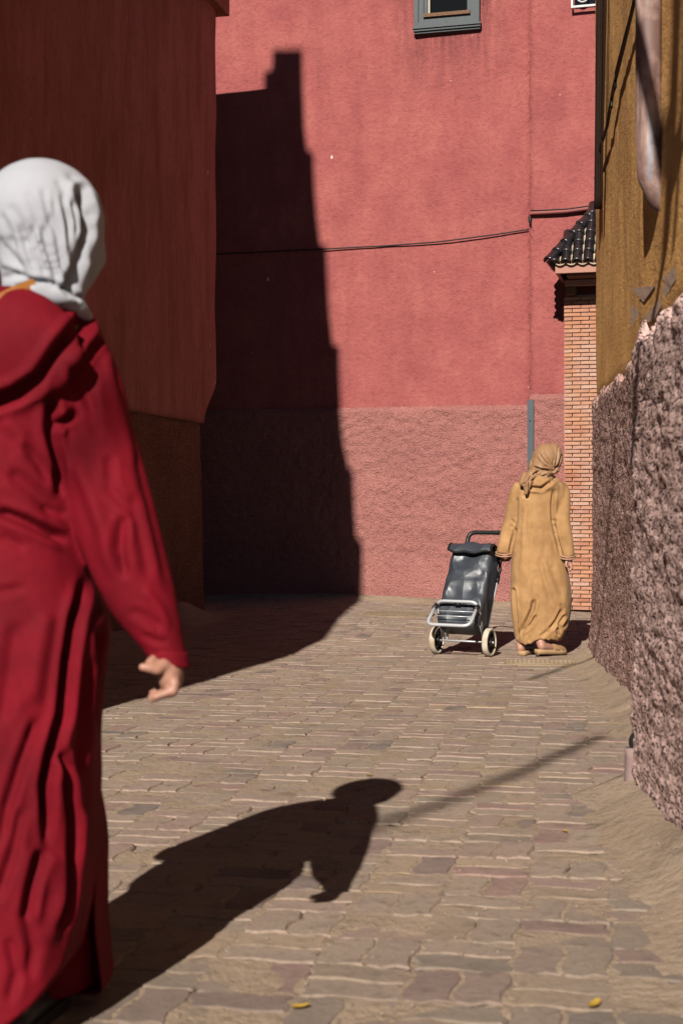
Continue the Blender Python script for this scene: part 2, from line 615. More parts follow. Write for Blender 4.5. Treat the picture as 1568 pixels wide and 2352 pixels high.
# ------------------------------------------------------------------ walls
def wall(name, p0, p1, z0, z1, du, dz, offs, mat, parent, thick=0.4, top_round=0.0):
    """sheet from p0 to p1 (front on the left of travel reversed = towards -normal), displaced by offs(s,z,P) metres along
    its front normal, closed to the back"""
    p0 = np.array(p0, float); p1 = np.array(p1, float)
    d = p1 - p0; L = np.linalg.norm(d); d /= L
    nrm = np.array((d[1], -d[0]))          # front normal (right of travel)
    ns = max(2, int(round(L / du)) + 1); nz = max(2, int(round((z1 - z0) / dz)) + 1)
    S, Z = np.meshgrid(np.linspace(0, L, ns), np.linspace(z0, z1, nz))
    P = np.stack([p0[0] + d[0] * S, p0[1] + d[1] * S, Z], -1)
    o = offs(S, Z, P)
    P[..., 0] += nrm[0] * o
    P[..., 1] += nrm[1] * o
    V = P.reshape(-1, 3)
    ix = np.arange(ns * nz).reshape(nz, ns)
    Fq = np.stack([ix[:-1, :-1], ix[:-1, 1:], ix[1:, 1:], ix[1:, :-1]], -1).reshape(-1, 4).tolist()
    border = np.concatenate([ix[0, :], ix[1:, -1], ix[-1, -2::-1], ix[-2:0:-1, 0]])
    back = V[border].copy()
    bp = p0[None] + ((back[:, :2] - p0) @ d)[:, None] * d - nrm * thick
    back[:, :2] = bp
    nb = len(V)
    V = np.concatenate([V, back])
    m_ = len(border)
    for k in range(m_):
        Fq.append((int(border[(k + 1) % m_]), int(border[k]), nb + k, nb + (k + 1) % m_))
    Fq.append(tuple(nb + k for k in range(m_ - 1, -1, -1)))
    return mesh_obj(name, V, Fq, mat, parent)

B2 = np.array((0.9667, -0.2558)); N2 = np.array((-0.2558, -0.9667)); P0 = np.array((0.0, 15.1))
def bk(s, n, z=None):
    p = P0 + B2 * s + N2 * n
    return p if z is None else np.array((p[0], p[1], z))
RB = rotz(math.atan2(B2[1], B2[0]))       # columns: along wall, into wall (-N), up

# the far pink house
house = thing('pink_house', 'tall pink plastered house with roughcast base facing down the street', 'house', (*bk(0, -0.2), -0.1))
def off_up(S, Z, P):
    return 0.012 * fbm(P * 0.9, 3) + 0.003 * fbm(P * 9, 2)
def off_rc(S, Z, P):
    e = sm(1.945, 1.905, Z) * 0.028
    foot = sm(0.45, 0.05, Z)
    return 0.006 + e + sm(1.93, 1.88, Z) * (1 - 0.75 * foot) * (0.012 * fbm(P * 15, 2) + 0.008 * fbm(P * 5, 2)) + 0.02 * foot
wall('plaster_wall', bk(-6.5, 0), bk(1.985, 0), 1.90, 8.6, 0.06, 0.06, off_up, M['pink'], house, 0.5)
wall('roughcast_base', bk(-4.2, 0.0), bk(1.985, 0.0), -0.35, 1.95, 0.0135, 0.0135, off_rc, M['pink_rough'], house, 0.45)
def off_up2(S, Z, P):
    return 0.055 + off_up(S, Z, P)
def off_rc2(S, Z, P):
    e = sm(2.045, 2.0, Z) * 0.03
    return 0.06 + e + sm(2.03, 1.99, Z) * (0.012 * fbm(P * 15, 2) + 0.008 * fbm(P * 5, 2))
wall('side_bay_wall', bk(1.99, 0), bk(6.5, 0), 2.0, 8.6, 0.06, 0.06, off_up2, M['pink'], house, 0.5)
wall('side_bay_base', bk(1.99, 0), bk(4.2, 0), -0.35, 2.05, 0.016, 0.016, off_rc2, M['pink_rough'], house, 0.45)

# grey steel corner strip with bolts
m = NM('grey painted steel')
M['steel'] = m.out(m.mix(m.noise(9, 3), (0.04, 0.05, 0.06), (0.065, 0.078, 0.09)), 0.55, spec=0.4)
mb = MB()
mb.box((*bk(2.0, 0.125), 0.98), (0.055, 0.02, 2.02), RB)
mb.box((*bk(2.031, 0.11), 0.98), (0.008, 0.05, 2.02), RB)
strip = mb.build('corner_guard', M['steel'], house, smooth=False)
for z in (0.4, 0.9, 1.35, 1.78):
    mb = MB()
    mb.ell(bk(2.0, 0.137, z), (0.009, 0.009, 0.009), n=8, m=6)
    mb.build('bolt', M['steel'], strip)

# window high on the pink house
m = NM('grey painted wood')
gv = m.map((6, 6, 40))
g1 = m.noise(3, 4, 0.6, m.map((40, 40, 5)))
M['greywood'] = m.out(m.mix(g1, (0.055, 0.068, 0.072), (0.13, 0.145, 0.15)), 0.7, m.bump(g1, 0.4, 0.004))
m = NM('worn brown wood')
g1 = m.noise(3, 5, 0.6, m.map((25, 25, 90)))
M['brownwood'] = m.out(m.ramp(g1, [(0.3, (0.05, 0.03, 0.02)), (0.6, (0.24, 0.12, 0.06)), (0.8, (0.32, 0.2, 0.12))]), 0.8, m.bump(g1, 0.5, 0.004))
m = NM('dark window glass')
M['glass'] = m.out((0.008, 0.010, 0.012), 0.06, spec=0.6)
m = NM('cream curtain')
M['cream'] = m.out((0.55, 0.5, 0.36), 0.9)
wz0, wz1, ws0, ws1 = 5.865, 7.0, 0.795, 1.475
win = mesh_obj('window', *(lambda b: b.arrays())((lambda b: (b.box((*bk((ws0 + ws1) / 2, 0.006), (wz0 + wz1) / 2), (ws1 - ws0 - 0.06, 0.02, wz1 - wz0 - 0.06), RB), b)[1])(MB())), M['glass'], house, False)
def wframe(nm, a0, a1, b0, b1, wd, n0, n1, mat, par):
    b = MB()
    nc, nd = (n0 + n1) / 2, n1 - n0
    b.box((*bk(a0 + wd / 2, nc), (b0 + b1) / 2), (wd, nd, b1 - b0), RB)
    b.box((*bk(a1 - wd / 2, nc), (b0 + b1) / 2), (wd, nd, b1 - b0), RB)
    b.box((*bk((a0 + a1) / 2, nc), b0 + wd / 2), (a1 - a0 - 2 * wd, nd - 0.004, wd), RB)
    b.box((*bk((a0 + a1) / 2, nc), b1 - wd / 2), (a1 - a0 - 2 * wd, nd - 0.004, wd), RB)
    return b.build(nm, mat, par, smooth=False)
wframe('outer_frame', ws0, ws1, wz0, wz1, 0.045, -0.02, 0.085, M['greywood'], win)
wframe('middle_frame', ws0 + 0.045, ws1 - 0.045, wz0 + 0.045, wz1 - 0.045, 0.05, -0.02, 0.055, M['greywood'], win)
wframe('inner_frame', ws0 + 0.097, ws1 - 0.097, wz0 + 0.097, wz1 - 0.097, 0.035, -0.02, 0.034, M['greywood'], win)
b = MB(); b.box((*bk((ws0 + ws1) / 2, 0.055), wz0 + 0.115), (ws1 - ws0 - 0.19, 0.05, 0.035), RB)
b.build('wooden_rail', M['brownwood'], win, smooth=False)
b = MB(); b.box((*bk(ws0 + 0.148, 0.024), (wz0 + wz1) / 2), (0.018, 0.012, wz1 - wz0 - 0.3), RB)
b.build('curtain_edge', M['cream'], win, smooth=False)
b = MB()
for k, (n_, h_) in enumerate(((0.09, 0.02), (0.075, 0.022), (0.055, 0.02))):
    b.box((*bk((ws0 + ws1) / 2, n_ / 2), wz0 - 0.01 - 0.021 * k), (ws1 - ws0 + 0.03 - 0.012 * k, n_, h_ - 0.003), RB)
b.build('window_sill', M['greywood'], win, smooth=False)

# cable and conduit on the pink house
m = NM('black cable'); M['cable'] = m.out((0.015, 0.013, 0.012), 0.6)
m = NM('pink painted conduit')
M['conduit'] = m.out(m.mix(m.noise(20, 3), (0.36, 0.1, 0.09), (0.28, 0.08, 0.075)), 0.7, spec=0.3)
def on_back(u, v, n):
    # point on the far wall (offset n) seen at photo pixel
    r = (u - CXD) / FD
    o2 = P0 + N2 * n
    s = (r * o2[1] - o2[0]) / (B2[0] - r * B2[1])
    p = o2 + B2 * s
    return np.array((p[0], p[1], H + (HD - v) / FD * p[1]))
pts = [on_back(u, v, 0.03) for u, v in ((470, 586), (560, 580), (700, 574), (860, 566), (1000, 556), (1120, 541), (1214, 527))]
b = MB(); P = np.array(pts)
tt = np.linspace(0, len(P) - 1, 60)
Pi = np.stack([np.interp(tt, range(len(P)), P[:, k]) for k in range(3)], 1)
Pi[:, 2] += 0.004 * noise(np.stack([tt * 1.3, tt * 0, tt * 0], 1))
b.tube(Pi, 0.0075, 6)
o = b.build('wall_cable', M['cable'], None, loc=pts[3])
tag(o, 'thin black cable strung across the pink house wall', 'cable')
b = MB()
pts = [on_back(u, v, 0.10) for u, v in ((1214, 494), (1219, 489), (1250, 488), (1300, 485), (1345, 479), (1400, 470), (1440, 464))]
b.tube(pts, 0.021, 10)
cd = thing('conduit_pipe', 'pink painted conduit running level above the black tiled gate roof', 'pipe', pts[3])
b.build('pipe', M['conduit'], cd)
b = MB()
pts = [on_back(u, v, 0.12) for u, v in ((1217, 484), (1240, 483), (1300, 480), (1365, 471), (1440, 458))]
b.tube(pts, 0.006, 6)
b.build('cable', M['cable'], cd)
b = MB(); q = on_back(1216, 498, 0.09)
b.tube([q, q + np.array((0.0, 0.0, -0.05)), q + np.array((0.012, 0.0, -0.09))], [0.02, 0.014, 0.004], 8)
b.build('cable_end', M['cable'], cd)

# ------------------------------------------------------------------ brick gate with tiled canopy
m = NM('thin clay brick')
oi = m.n('ShaderNodeObjectInfo').outputs['Random']
c = m.ramp(oi, [(0, (0.48, 0.21, 0.12)), (0.35, (0.55, 0.27, 0.155)), (0.6, (0.50, 0.24, 0.155)), (0.8, (0.41, 0.165, 0.105)), (1, (0.58, 0.36, 0.27))])
fi = m.noise(40, 4, 0.65)
lime = m.ramp(m.noise(2.3, 4, 0.6), [(0.45, 0), (0.7, 0.7)])
c = m.mix(lime, c, (0.56, 0.37, 0.29))
M['brick'] = m.out(m.mix(m.ramp(fi, [(0.5, 0), (0.75, 0.5)]), c, (0.26, 0.1, 0.07)), 0.9, m.bump(fi, 0.5, 0.006), spec=0.15)
m = NM('lime mortar'); M['mortar'] = m.out(m.mix(m.noise(30, 3), (0.42, 0.27, 0.2), (0.5, 0.36, 0.28)), 0.95, m.bump(m.noise(60, 3), 0.5, 0.005))
gate = thing('brick_gateway', 'thin brick gate pillar under a black tiled canopy', 'gate', (*bk(2.8, 0.15), -0.12))
b = MB(); b.box((*bk(2.36 + 0.45, 0.14), 1.45), (0.9 - 0.02, 0.25, 3.12), RB)
pil = b.build('pillar_core', M['mortar'], gate, smooth=False)
bme = []
for k in range(4):
    r = np.random.default_rng(k)
    sx, sy, sz = 0.160 / 2, 0.05, 0.0315 / 2
    t = 0.0025
    ring0 = [(-sx, -sz), (sx, -sz), (sx, sz), (-sx, sz)]
    ring1 = [(-sx + t, -sz + t), (sx - t, -sz + t), (sx - t, sz - t), (-sx + t, sz - t)]
    v = [(x, sy, z) for x, z in ring0] + [(x, -sy + t, z) for x, z in ring0] + [(x, -sy, z) for x, z in ring1]
    v = np.array(v) + r.normal(0, 0.0011, (12, 3))
    f = []
    for a in (0, 4):
        for q in range(4):
            f.append((a + q, a + (q + 1) % 4, a + 4 + (q + 1) % 4, a + 4 + q))
    f.append((8, 9, 10, 11))
    me = bpy.data.meshes.new('brick'); me.from_pydata(v.tolist(), [], f); me.materials.append(M['brick']); bme.append(me)
gl = np.array(parent_world(gate))
for row in range(78):
    for k in range(4):
        s0 = 2.36 + (k + (0.0 if row % 2 else -0.5)) * 0.1665 + 0.08
        cut = 1.0
        if s0 - 0.08 < 2.36:
            s0, cut = 2.36 + 0.0385, 0.47
        if s0 > 2.95:
            continue
        p = bk(s0, 0.275 + rng.normal(0, 0.0018), -0.105 + row * 0.0397 + 0.016)
        o = bpy.data.objects.new('brick', bme[rng.integers(0, 4)])
        COL.objects.link(o); o.parent = gate
        o.location = p - gl
        o.scale = (cut, 1, 1)
        o.rotation_euler = (0, rng.normal(0, 0.006), math.atan2(B2[1], B2[0]) + rng.normal(0, 0.006))
# canopy
m = NM('black glazed tile')
g = m.noise(14, 3, 0.6)
M['tile'] = m.out(m.mix(g, (0.010, 0.010, 0.013), (0.028, 0.024, 0.026)), m.ramp(g, [(0.3, 0.16), (0.7, 0.38)]), m.bump(m.noise(30, 3), 0.3, 0.004), spec=0.55)
m = NM('pale lime screed'); M['screed'] = m.out(m.mix(m.noise(25, 4), (0.5, 0.38, 0.25), (0.62, 0.5, 0.36)), 0.95, m.bump(m.noise(50, 3), 0.6, 0.008))
m = NM('pink painted fascia'); M['fascia'] = m.out(m.mix(m.noise(18, 4, 0.6, m.map((1, 1, 4))), (0.5, 0.27, 0.2), (0.42, 0.19, 0.15)), 0.85, spec=0.2)
EZ, TZ_ = 3.275, 3.82
can = MB()
A = [bk(2.30, 0.74, EZ), bk(4.3, 0.74, EZ), bk(4.3, 0.30, TZ_), bk(2.66, 0.30, TZ_), bk(2.30, 0.06, EZ), bk(2.66, 0.06, TZ_), bk(4.3, 0.06, TZ_), bk(4.3, 0.06, EZ)]
can.add(A, [(0, 1, 2, 3), (0, 3, 5, 4), (3, 2, 6, 5), (0, 4, 7, 1), (4, 5, 6, 7), (1, 7, 6, 2)])
roof = can.build('canopy_roof', M['screed'], gate, smooth=False)
b = MB(); b.box((*bk(3.32, 0.715), 3.215), (2.0, 0.05, 0.11), RB); b.build('fascia_board', M['fascia'], gate, smooth=False)
b = MB(); b.box((*bk(2.335, 0.38), 3.215), (0.03, 0.62, 0.108), RB); b.build('fascia_board', M['fascia'], gate, smooth=False)
b = MB(); b.box((*bk(3.36, 0.43), 3.105), (1.96, 0.06, 0.055), RB); b.build('lintel_beam', M['fascia'], gate, smooth=False)
b = MB(); b.box((*bk(3.37, 0.40), 3.155), (1.9, 0.55, 0.03), RB); b.build('canopy_soffit', M['brownwood'], gate, smooth=False)
b = MB()
for n0, z0, h_, s_ in ((0.36, 3.05, 0.10, 0.0), (0.24, 2.95, 0.10, 0.02)):
    b.box((*bk(2.43 + s_, 0.06 + n0 / 2), z0), (0.09, n0, h_), RB)
b.build('corbel', M['brownwood'], gate, smooth=False)
# one barrel tile, axis along +x (down-slope at x=0), then placed
def tile_mesh(L, r0, r1, th=0.012, n=9):
    v, f = [], []
    for x, r in ((0, r0), (L * 0.12, r0 * 1.0), (L * 0.14, r0 * 0.95), (L, r1)):
        for rr in (r, r - th):
            for t in np.linspace(0, np.pi, n):
                v.append((x, rr * math.cos(t), rr * math.sin(t)))
    def id_(i, j, k): return (i * 2 + j) * n + k
    for i in range(3):
        for k in range(n - 1):
            f.append((id_(i, 0, k), id_(i + 1, 0, k), id_(i + 1, 0, k + 1), id_(i, 0, k + 1)))
            f.append((id_(i, 1, k), id_(i, 1, k + 1), id_(i + 1, 1, k + 1), id_(i + 1, 1, k)))
    for k in range(n - 1):
        f.append((id_(0, 0, k), id_(0, 0, k + 1), id_(0, 1, k + 1), id_(0, 1, k)))
        f.append((id_(3, 0, k), id_(3, 1, k), id_(3, 1, k + 1), id_(3, 0, k + 1)))
    me = bpy.data.meshes.new('roof_tile'); me.from_pydata(v, [], f); me.materials.append(M['tile'])
    me.polygons.foreach_set('use_smooth', [True] * len(f))
    return me
tm = tile_mesh(0.165, 0.0525, 0.046)
th_ = tile_mesh(0.175, 0.058, 0.050)
def place_tile(me, p, axis, up, jitter=0.02):
    x = Vector(axis).normalized(); z = Vector(up); z = (z - x * z.dot(x)).normalized(); y = z.cross(x)
    R = Matrix((x, y, z)).transposed()
    o = bpy.data.objects.new('roof_tile', me); COL.objects.link(o); o.parent = roof
    o.location = Vector(p) - parent_world(roof)
    o.rotation_euler = (R @ Matrix.Rotation(rng.normal(0, jitter), 3, 'Z')).to_euler()
sl_up = np.array((*(-N2 * 0.44), TZ_ - EZ)); sl_len = np.linalg.norm(sl_up)
sl_n = np.cross(np.array((*B2, 0)), sl_up); sl_n = sl_n / np.linalg.norm(sl_n)
for cidx in range(12):
    s = 2.315 + cidx * 0.107
    frac = min(1.0, (s + 0.03 - 2.30) / 0.36)
    nt_ = max(1, int(math.ceil(frac * sl_len / 0.135)))
    for k in range(nt_):
        p = bk(s, 0.775, EZ - 0.035) + sl_up / sl_len * (0.135 * k) + sl_n * 0.012
        place_tile(tm, p, sl_up, sl_n)
hip0, hip1 = bk(2.262, 0.80, EZ - 0.012), bk(2.66, 0.30, TZ_ + 0.012)
hd = hip1 - hip0; hl = np.linalg.norm(hd)
for k in range(int(hl / 0.145) + 1):
    place_tile(th_, hip0 + hd / hl * 0.145 * k, hd, (0, 0, 1))
for k in range(7):
    place_tile(th_, bk(2.62 + 0.15 * k, 0.30, TZ_ + 0.01), (*B2, 0), (0, 0, 1))
for k in range(5):      # left hip side
    place_tile(tm, bk(2.27, 0.70 - 0.107 * k, EZ - 0.03), np.array((*(B2 * 0.36), 0.54)), (-B2[0], -B2[1], 1))
# pale mortar lip under the eave tiles: scallops
b = MB()
for cidx in range(11):
    s = 2.315 + (cidx + 0.5) * 0.107
    t = np.linspace(np.pi * 1.08, np.pi * 1.92, 9)
    P = [bk(s + 0.05 * math.cos(q), 0.765, EZ + 0.002 + 0.045 * math.sin(q)) for q in t]
    b.tube(P, 0.0085, 6)
b.build('mortar_lip', M['screed'], roof)

# white scrollwork grille box at the top of the wall
m = NM('white painted iron'); M['white'] = m.out(m.mix(m.noise(30, 3), (0.75, 0.74, 0.7), (0.6, 0.58, 0.55)), 0.6)
gr_ = thing('window_grille', 'white scrollwork iron grille above the brick gate', 'grille', bk(2.72, 0.2, 6.1))
wz = 5.915
b = MB()
for z in (wz, wz + 0.9):
    b.box((*bk(2.72, 0.13), z), (0.62, 0.02, 0.02), RB)
for s in (2.42, 3.02):
    b.box((*bk(s, 0.13), wz + 0.45), (0.02, 0.018, 0.88), RB)
    b.box((*bk(s, 0.09), wz + 0.002), (0.018, 0.07, 0.018), RB)
b.build('frame', M['white'], gr_, smooth=False)
for cx_ in (2.53, 2.72, 2.91):
    for cz in (0.10, 0.29, 0.48, 0.67):
        t = np.linspace(0, 3.6 * np.pi, 40)
        P = [bk(cx_ + (0.085 - 0.006 * q) * math.cos(q), 0.13, wz + cz + (0.085 - 0.006 * q) * math.sin(q)) for q in t]
        b = MB(); b.tube(P, 0.008, 6); b.build('scroll', M['white'], gr_)
b = MB(); b.box((*bk(2.72, 0.075), wz + 0.45), (0.56, 0.02, 0.86), RB); b.build('pane', M['glass'], gr_, smooth=False)

# ------------------------------------------------------------------ left house in the shade
LD = np.array((0.2169, 0.9762))            # along the wall, away from the camera
LN = np.array((0.9762, -0.2169))           # its front normal
LC = np.array((-1.215, 13.8))
lh = thing('shaded_house', 'shaded red plaster house with rounded corner and brown roughcast base', 'house', (*(LC - LD * 3 - LN * 1.5), -0.1))
def left_wall(name, z0, z1, dz, mat, extra, amp, cut):
    """rows of a horizontal outline: long face, rounded corner, end face"""
    zs = np.arange(z0, z1 + 1e-6, dz)
    rows = []
    L0 = 7.6
    ts = np.concatenate([np.linspace(-L0, -2.6, 26), np.arange(-2.56, -0.10, 0.035 if dz < 0.1 else 0.08)])
    for z in zs:
        d = cut(z)
        pts = []
        for t in ts:
            q = t if t < -2.6 else -2.6 + (t + 2.6) * (2.6 - 0.10 - d) / (2.5)
            pts.append(LC + LD * q)
        r = 0.10
        cc = LC - LD * (d + r) - LN * r
        for a in np.linspace(0, np.pi / 2, 7):
            pts.append(cc + LN * r * math.cos(a) + LD * r * math.sin(a))
        for k in (0.4, 1.2, 2.5, 4.5):
            pts.append(LC - LD * d - LN * k)
        pts = np.array(pts)
        P3 = np.column_stack([pts, np.full(len(pts), z)])
        rows.append(P3)
    R_ = np.array(rows)
    nz, n = R_.shape[:2]
    nrm = np.tile(LN, (n, 1)); nrm[len(ts):len(ts) + 7] = [LN * math.cos(a) + LD * math.sin(a) for a in np.linspace(0, np.pi / 2, 7)]; nrm[-4:] = LD
    o = amp(R_) + extra
    R_[..., 0] += nrm[:, 0] * o; R_[..., 1] += nrm[:, 1] * o
    V = R_.reshape(-1, 3)
    ix = np.arange(nz * n).reshape(nz, n)
    Fq = np.stack([ix[:-1, :-1], ix[:-1, 1:], ix[1:, 1:], ix[1:, :-1]], -1).reshape(-1, 4).tolist()
    Fq.append(tuple(ix[-1].tolist())); Fq.append(tuple(ix[0][::-1].tolist()))
    bl = (ix[:, 0].tolist() + ix[::-1, -1].tolist())
    Fq.append(tuple(bl))
    return mesh_obj(name, V, Fq, mat, lh)
cutf = lambda z: 0.34 * float(sm(2.12, 1.72, z)) - 0.10 * float(sm(1.2, 0.0, z)) + 0.02 * math.sin(z * 5)
left_wall('plaster_wall', 1.70, 6.1, 0.06, M['left_pink'], 0.03, lambda R_: 0.012 * fbm(R_ * 0.8, 3) + 0.002 * fbm(R_ * np.array((14, 14, 2)), 2), cutf)
left_wall('roughcast_base', -0.4, 1.76, 0.03, M['left_rough'], 0.0, lambda R_: 0.010 * fbm(R_ * 14, 2) - 0.0, lambda z: cutf(z) + 0.012)
b = MB()
cz0 = 5.66
pts = [LC - LD * 7.6, LC - LD * 0.0]
for (z0_, z1_, pr) in ((5.66, 5.86, 0.115), (5.855, 6.02, 0.16), (6.0, 6.34, 0.05)):
    a0, a1 = LC - LD * 7.5 + LN * pr, LC + LD * (pr - 0.02) + LN * pr
    c0, c1 = LC - LD * 7.5 - LN * 4.4, LC + LD * (pr - 0.02) - LN * 4.4
    ring = lambda z: np.array([(*a0, z), (*a1, z), (*c1, z), (*c0, z)])
    b.loft([ring(z0_), ring(z1_)])
co = b.build('cornice', M['left_pink'], lh, smooth=False)

# ------------------------------------------------------------------ tall battered house that throws the long stepped shadow
m = NM('plain earth plaster')
M['earth'] = plaster('earth plaster', (0.40, 0.13, 0.10), (0.34, 0.11, 0.09), (0.28, 0.08, 0.07), 50, 0.4, 0.5)
YC = 5.75
SV = np.array(SUN)
def back_project(u, v):
    """pixel on the far wall -> point of the caster plane y=YC along the sun"""
    p = on_back(u, v, 0.0)
    t = (p[1] - YC) / SV[1]
    return p - SV * t
edge = [(694, 112), (696, 200), (700, 300), (706, 345), (720, 349), (722, 420), (728, 500), (735, 560), (750, 563), (752, 640), (757, 720), (764, 790), (779, 793), (780, 860), (783, 940), (790, 1020), (802, 1078), (812, 1085), (815, 1160), (820, 1235), (834, 1252), (835, 1330), (834, 1368)]
prof = [back_project(u, v)[[0, 2]] for u, v in edge]
def ground_caster(u, v):
    y = 8.0
    for _ in range(30):
        x = (u - CXD) / FD * y
        y = FD * (H - float(tz(x, y))) / (v - HD)
    x = (u - CXD) / FD * y
    p = np.array((x, y, float(tz(x, y))))
    t = (y - YC) / SV[1]
    return (p - SV * t)[[0, 2]]
low = [ground_caster(u, v) for u, v in ((822, 1385), (745, 1468), (600, 1520), (480, 1555), (340, 1598), (245, 1628))]
prof = prof + [q for q in low if q[1] < prof[-1][1] - 0.02]
prof.append(np.array((prof[-1][0] + 0.03, -0.4)))
top = [back_project(u, v)[[0, 2]] for u, v in ((606, 214), (606, 164), (624, 160), (626, 112))]
roofz = top[0][1] - 0.05
outline = [np.array((-9.0, -0.4)), np.array((-9.0, roofz)), np.array((top[0][0], roofz))] + top[1:] + prof
outline = np.array(outline)
sd = np.array((SUN.x, SUN.y)) / SUN.y
b = MB()
ring = lambda dy, ins: np.column_stack([outline[:, 0] + sd[0] * dy - ins, np.full(len(outline), YC + dy), outline[:, 1]])
b.loft([ring(-4.5, 0.0), ring(0, 0.0)])
th = thing('battered_house', 'tall battered house with a stepped parapet post, beside the street', 'house', (-4.5, 4.0, 0))
b.build('gable_wall', M['earth'], th, smooth=False)

# ------------------------------------------------------------------ right house, ochre over mauve roughcast
rh = thing('ochre_house', 'ochre plastered house with mauve roughcast base lining the street', 'house', (2.2, 6.0, -0.1))
def edge_round(S, L, r):
    """curl the far end of a wall back"""
    return -r * (1 - np.sqrt(np.clip(1 - (np.clip(r - S, 0, r) / r) ** 2, 0, 1)))
def off_och(S, Z, P):
    o = 0.012 * fbm(P * 0.8 + 4, 3) + 0.005 * fbm(P * np.array((6, 3, 0.7)), 3) + 0.0022 * fbm(P * np.array((22, 9, 16)), 2)
    return -0.006 + o - 0.045 * sm(1.75, 1.62, Z) + edge_round(S, 0, 0.10)
def off_mau(S, Z, P):
    top = 1.74 + 0.06 * fbm(P * np.array((14, 14, 0.0)) + 3, 2) + 0.06 * fbm(P * np.array((2, 2, 0.0)), 2)
    k = sm(top + 0.03, top - 0.06, Z)
    r = fbm(P * np.array((30, 10, 30)), 3)
    flare = 0.035 * sm(0.40, -0.15, Z) ** 1.5
    return -0.055 + k * (0.075 + 0.008 * r + 0.010 * fbm(P * np.array((5, 3, 5)), 2)) + flare + edge_round(S, 0, 0.10)
fe = lambda Y: np.array((xw_far(Y), Y))
ne = lambda Y: np.array((xw_near(Y), Y))
wall('plaster_wall', fe(10.42), fe(5.0), 1.60, 7.2, 0.03, 0.05, off_och, M['ochre'], rh, 0.5)
wall('roughcast_base', fe(10.42), fe(5.0), -0.4, 1.86, 0.014, 0.014, off_mau, M['mauve'], rh, 0.5)
wall('plaster_wall', ne(5.1), ne(-4.0), 1.40, 7.2, 0.03, 0.05, lambda S, Z, P: off_och(S, Z + 0.17, P), M['ochre'], rh, 0.8)
wall('roughcast_base', ne(5.1), ne(2.6), -0.4, 1.80, 0.011, 0.011, lambda S, Z, P: off_mau(S, Z + 0.17, P), M['mauve_sunlit'], rh, 0.8)
wall('roughcast_base', ne(2.59), ne(-4.0), -0.4, 1.80, 0.05, 0.05, lambda S, Z, P: off_mau(S + 1, Z + 0.17, P), M['mauve_sunlit'], rh, 0.8)
# flat stones showing through the plaster
m = NM('purple grey stone')
M['stone'] = m.out(m.mix(m.noise(14, 4), (0.50, 0.32, 0.23), (0.62, 0.41, 0.30)), 0.9, m.bump(m.noise(40, 4), 0.6, 0.006))
def on_near(u, v, n=0.0):
    r = (u - CXD) / FD
    # X = xw_near(Y) - n ; X = r*Y
    Y = (1.04 - 0.306 - n) / (r - 0.06)
    return np.array((r * Y, Y, H + (HD - v) / FD * Y))
def on_far(u, v, n=0.0):
    r = (u - CXD) / FD
    Y = (1.83 - 0.936 - n) / (r - 0.09)
    return np.array((r * Y, Y, H + (HD - v) / FD * Y))
for poly in ([(1448, 662), (1503, 655), (1476, 694)], [(1448, 700), (1468, 716), (1452, 745), (1447, 745)], [(1512, 690), (1530, 640), (1540, 660), (1500, 735), (1480, 742), (1470, 738)], [(1520, 640), (1548, 610), (1552, 640), (1535, 665)]):
    f_ = [on_near(u, v, -0.001) for u, v in poly]; k_ = [on_near(u, v, -0.06) for u, v in poly]
    b = MB(); b.loft([np.array(k_), np.array(f_)]); b.build('stone', M['stone'], rh, smooth=False)

# downpipe set into the ochre wall
m = NM('weathered painted pipe')
st = m.noise(1, 5, 0.65, m.map((30, 30, 2.2)))
bl = m.noise(5, 4, 0.6)
c = m.ramp(st, [(0.30, (0.10, 0.06, 0.05)), (0.43, (0.34, 0.21, 0.17)), (0.55, (0.50, 0.33, 0.28)), (0.68, (0.40, 0.42, 0.46))])
c = m.mix(m.ramp(bl, [(0.47, 0), (0.6, 0.85)]), c, (0.16, 0.085, 0.07))
M['oldpipe'] = m.out(c, 0.6, m.bump(st, 0.4, 0.004), spec=0.35)
dp = thing('downpipe', 'weathered pinkish grey downpipe sunk into the ochre wall', 'pipe', (xw_near(5.0), 5.0, 2.0))
yp = 4.58
P = np.array([(xw_near(yp) - k, yp + dy, z) for z, k, dy in ((6.5, 0.03, 0), (4.0, 0.03, 0), (3.0, 0.03, 0), (2.6, 0.03, 0), (2.4, 0.03, 0.0), (2.2, 0.03, 0.0), (2.02, 0.025, 0.0), (1.95, -0.01, 0.02), (1.90, -0.08, 0.04))])
tt = np.linspace(0, len(P) - 1, 50)
Pi = np.stack([np.interp(tt, range(len(P)), P[:, k]) for k in range(3)], 1)
b = MB(); b.tube(Pi, 0.041, 16); b.build('pipe', M['oldpipe'], dp)
# cables stapled to the far ochre wall
def run(name, uv, rad, label, cat='cable', n=0.04, fn=on_far, group=None, mat='cable'):
    P = np.array([fn(u, v, n) for u, v in uv])
    tt = np.linspace(0, len(P) - 1, max(12, 6 * len(P)))
    Pi = np.stack([np.interp(tt, range(len(P)), P[:, k]) for k in range(3)], 1)
    b = MB(); b.tube(Pi, rad, 7)
    o = b.build(name, M[mat], None, loc=P[len(P) // 2])
    return tag(o, label, cat, group)
run('wall_cable', ((1470, -160), (1456, 0), (1430, 110), (1408, 200), (1393, 290), (1380, 330), (1372, 395), (1366, 410), (1370, 395)), 0.011, 'black cable slanting down the ochre wall beside the downpipe', n=0.03)
run('wall_cable', ((1440, 60), (1413, 165), (1412, 200), (1403, 225), (1404, 245), (1395, 262)), 0.008, 'short slack cable loop hanging on the ochre wall', n=0.03)
m = NM('dark brown cable'); M['bcable'] = m.out((0.022, 0.011, 0.006), 0.8, spec=0.1)
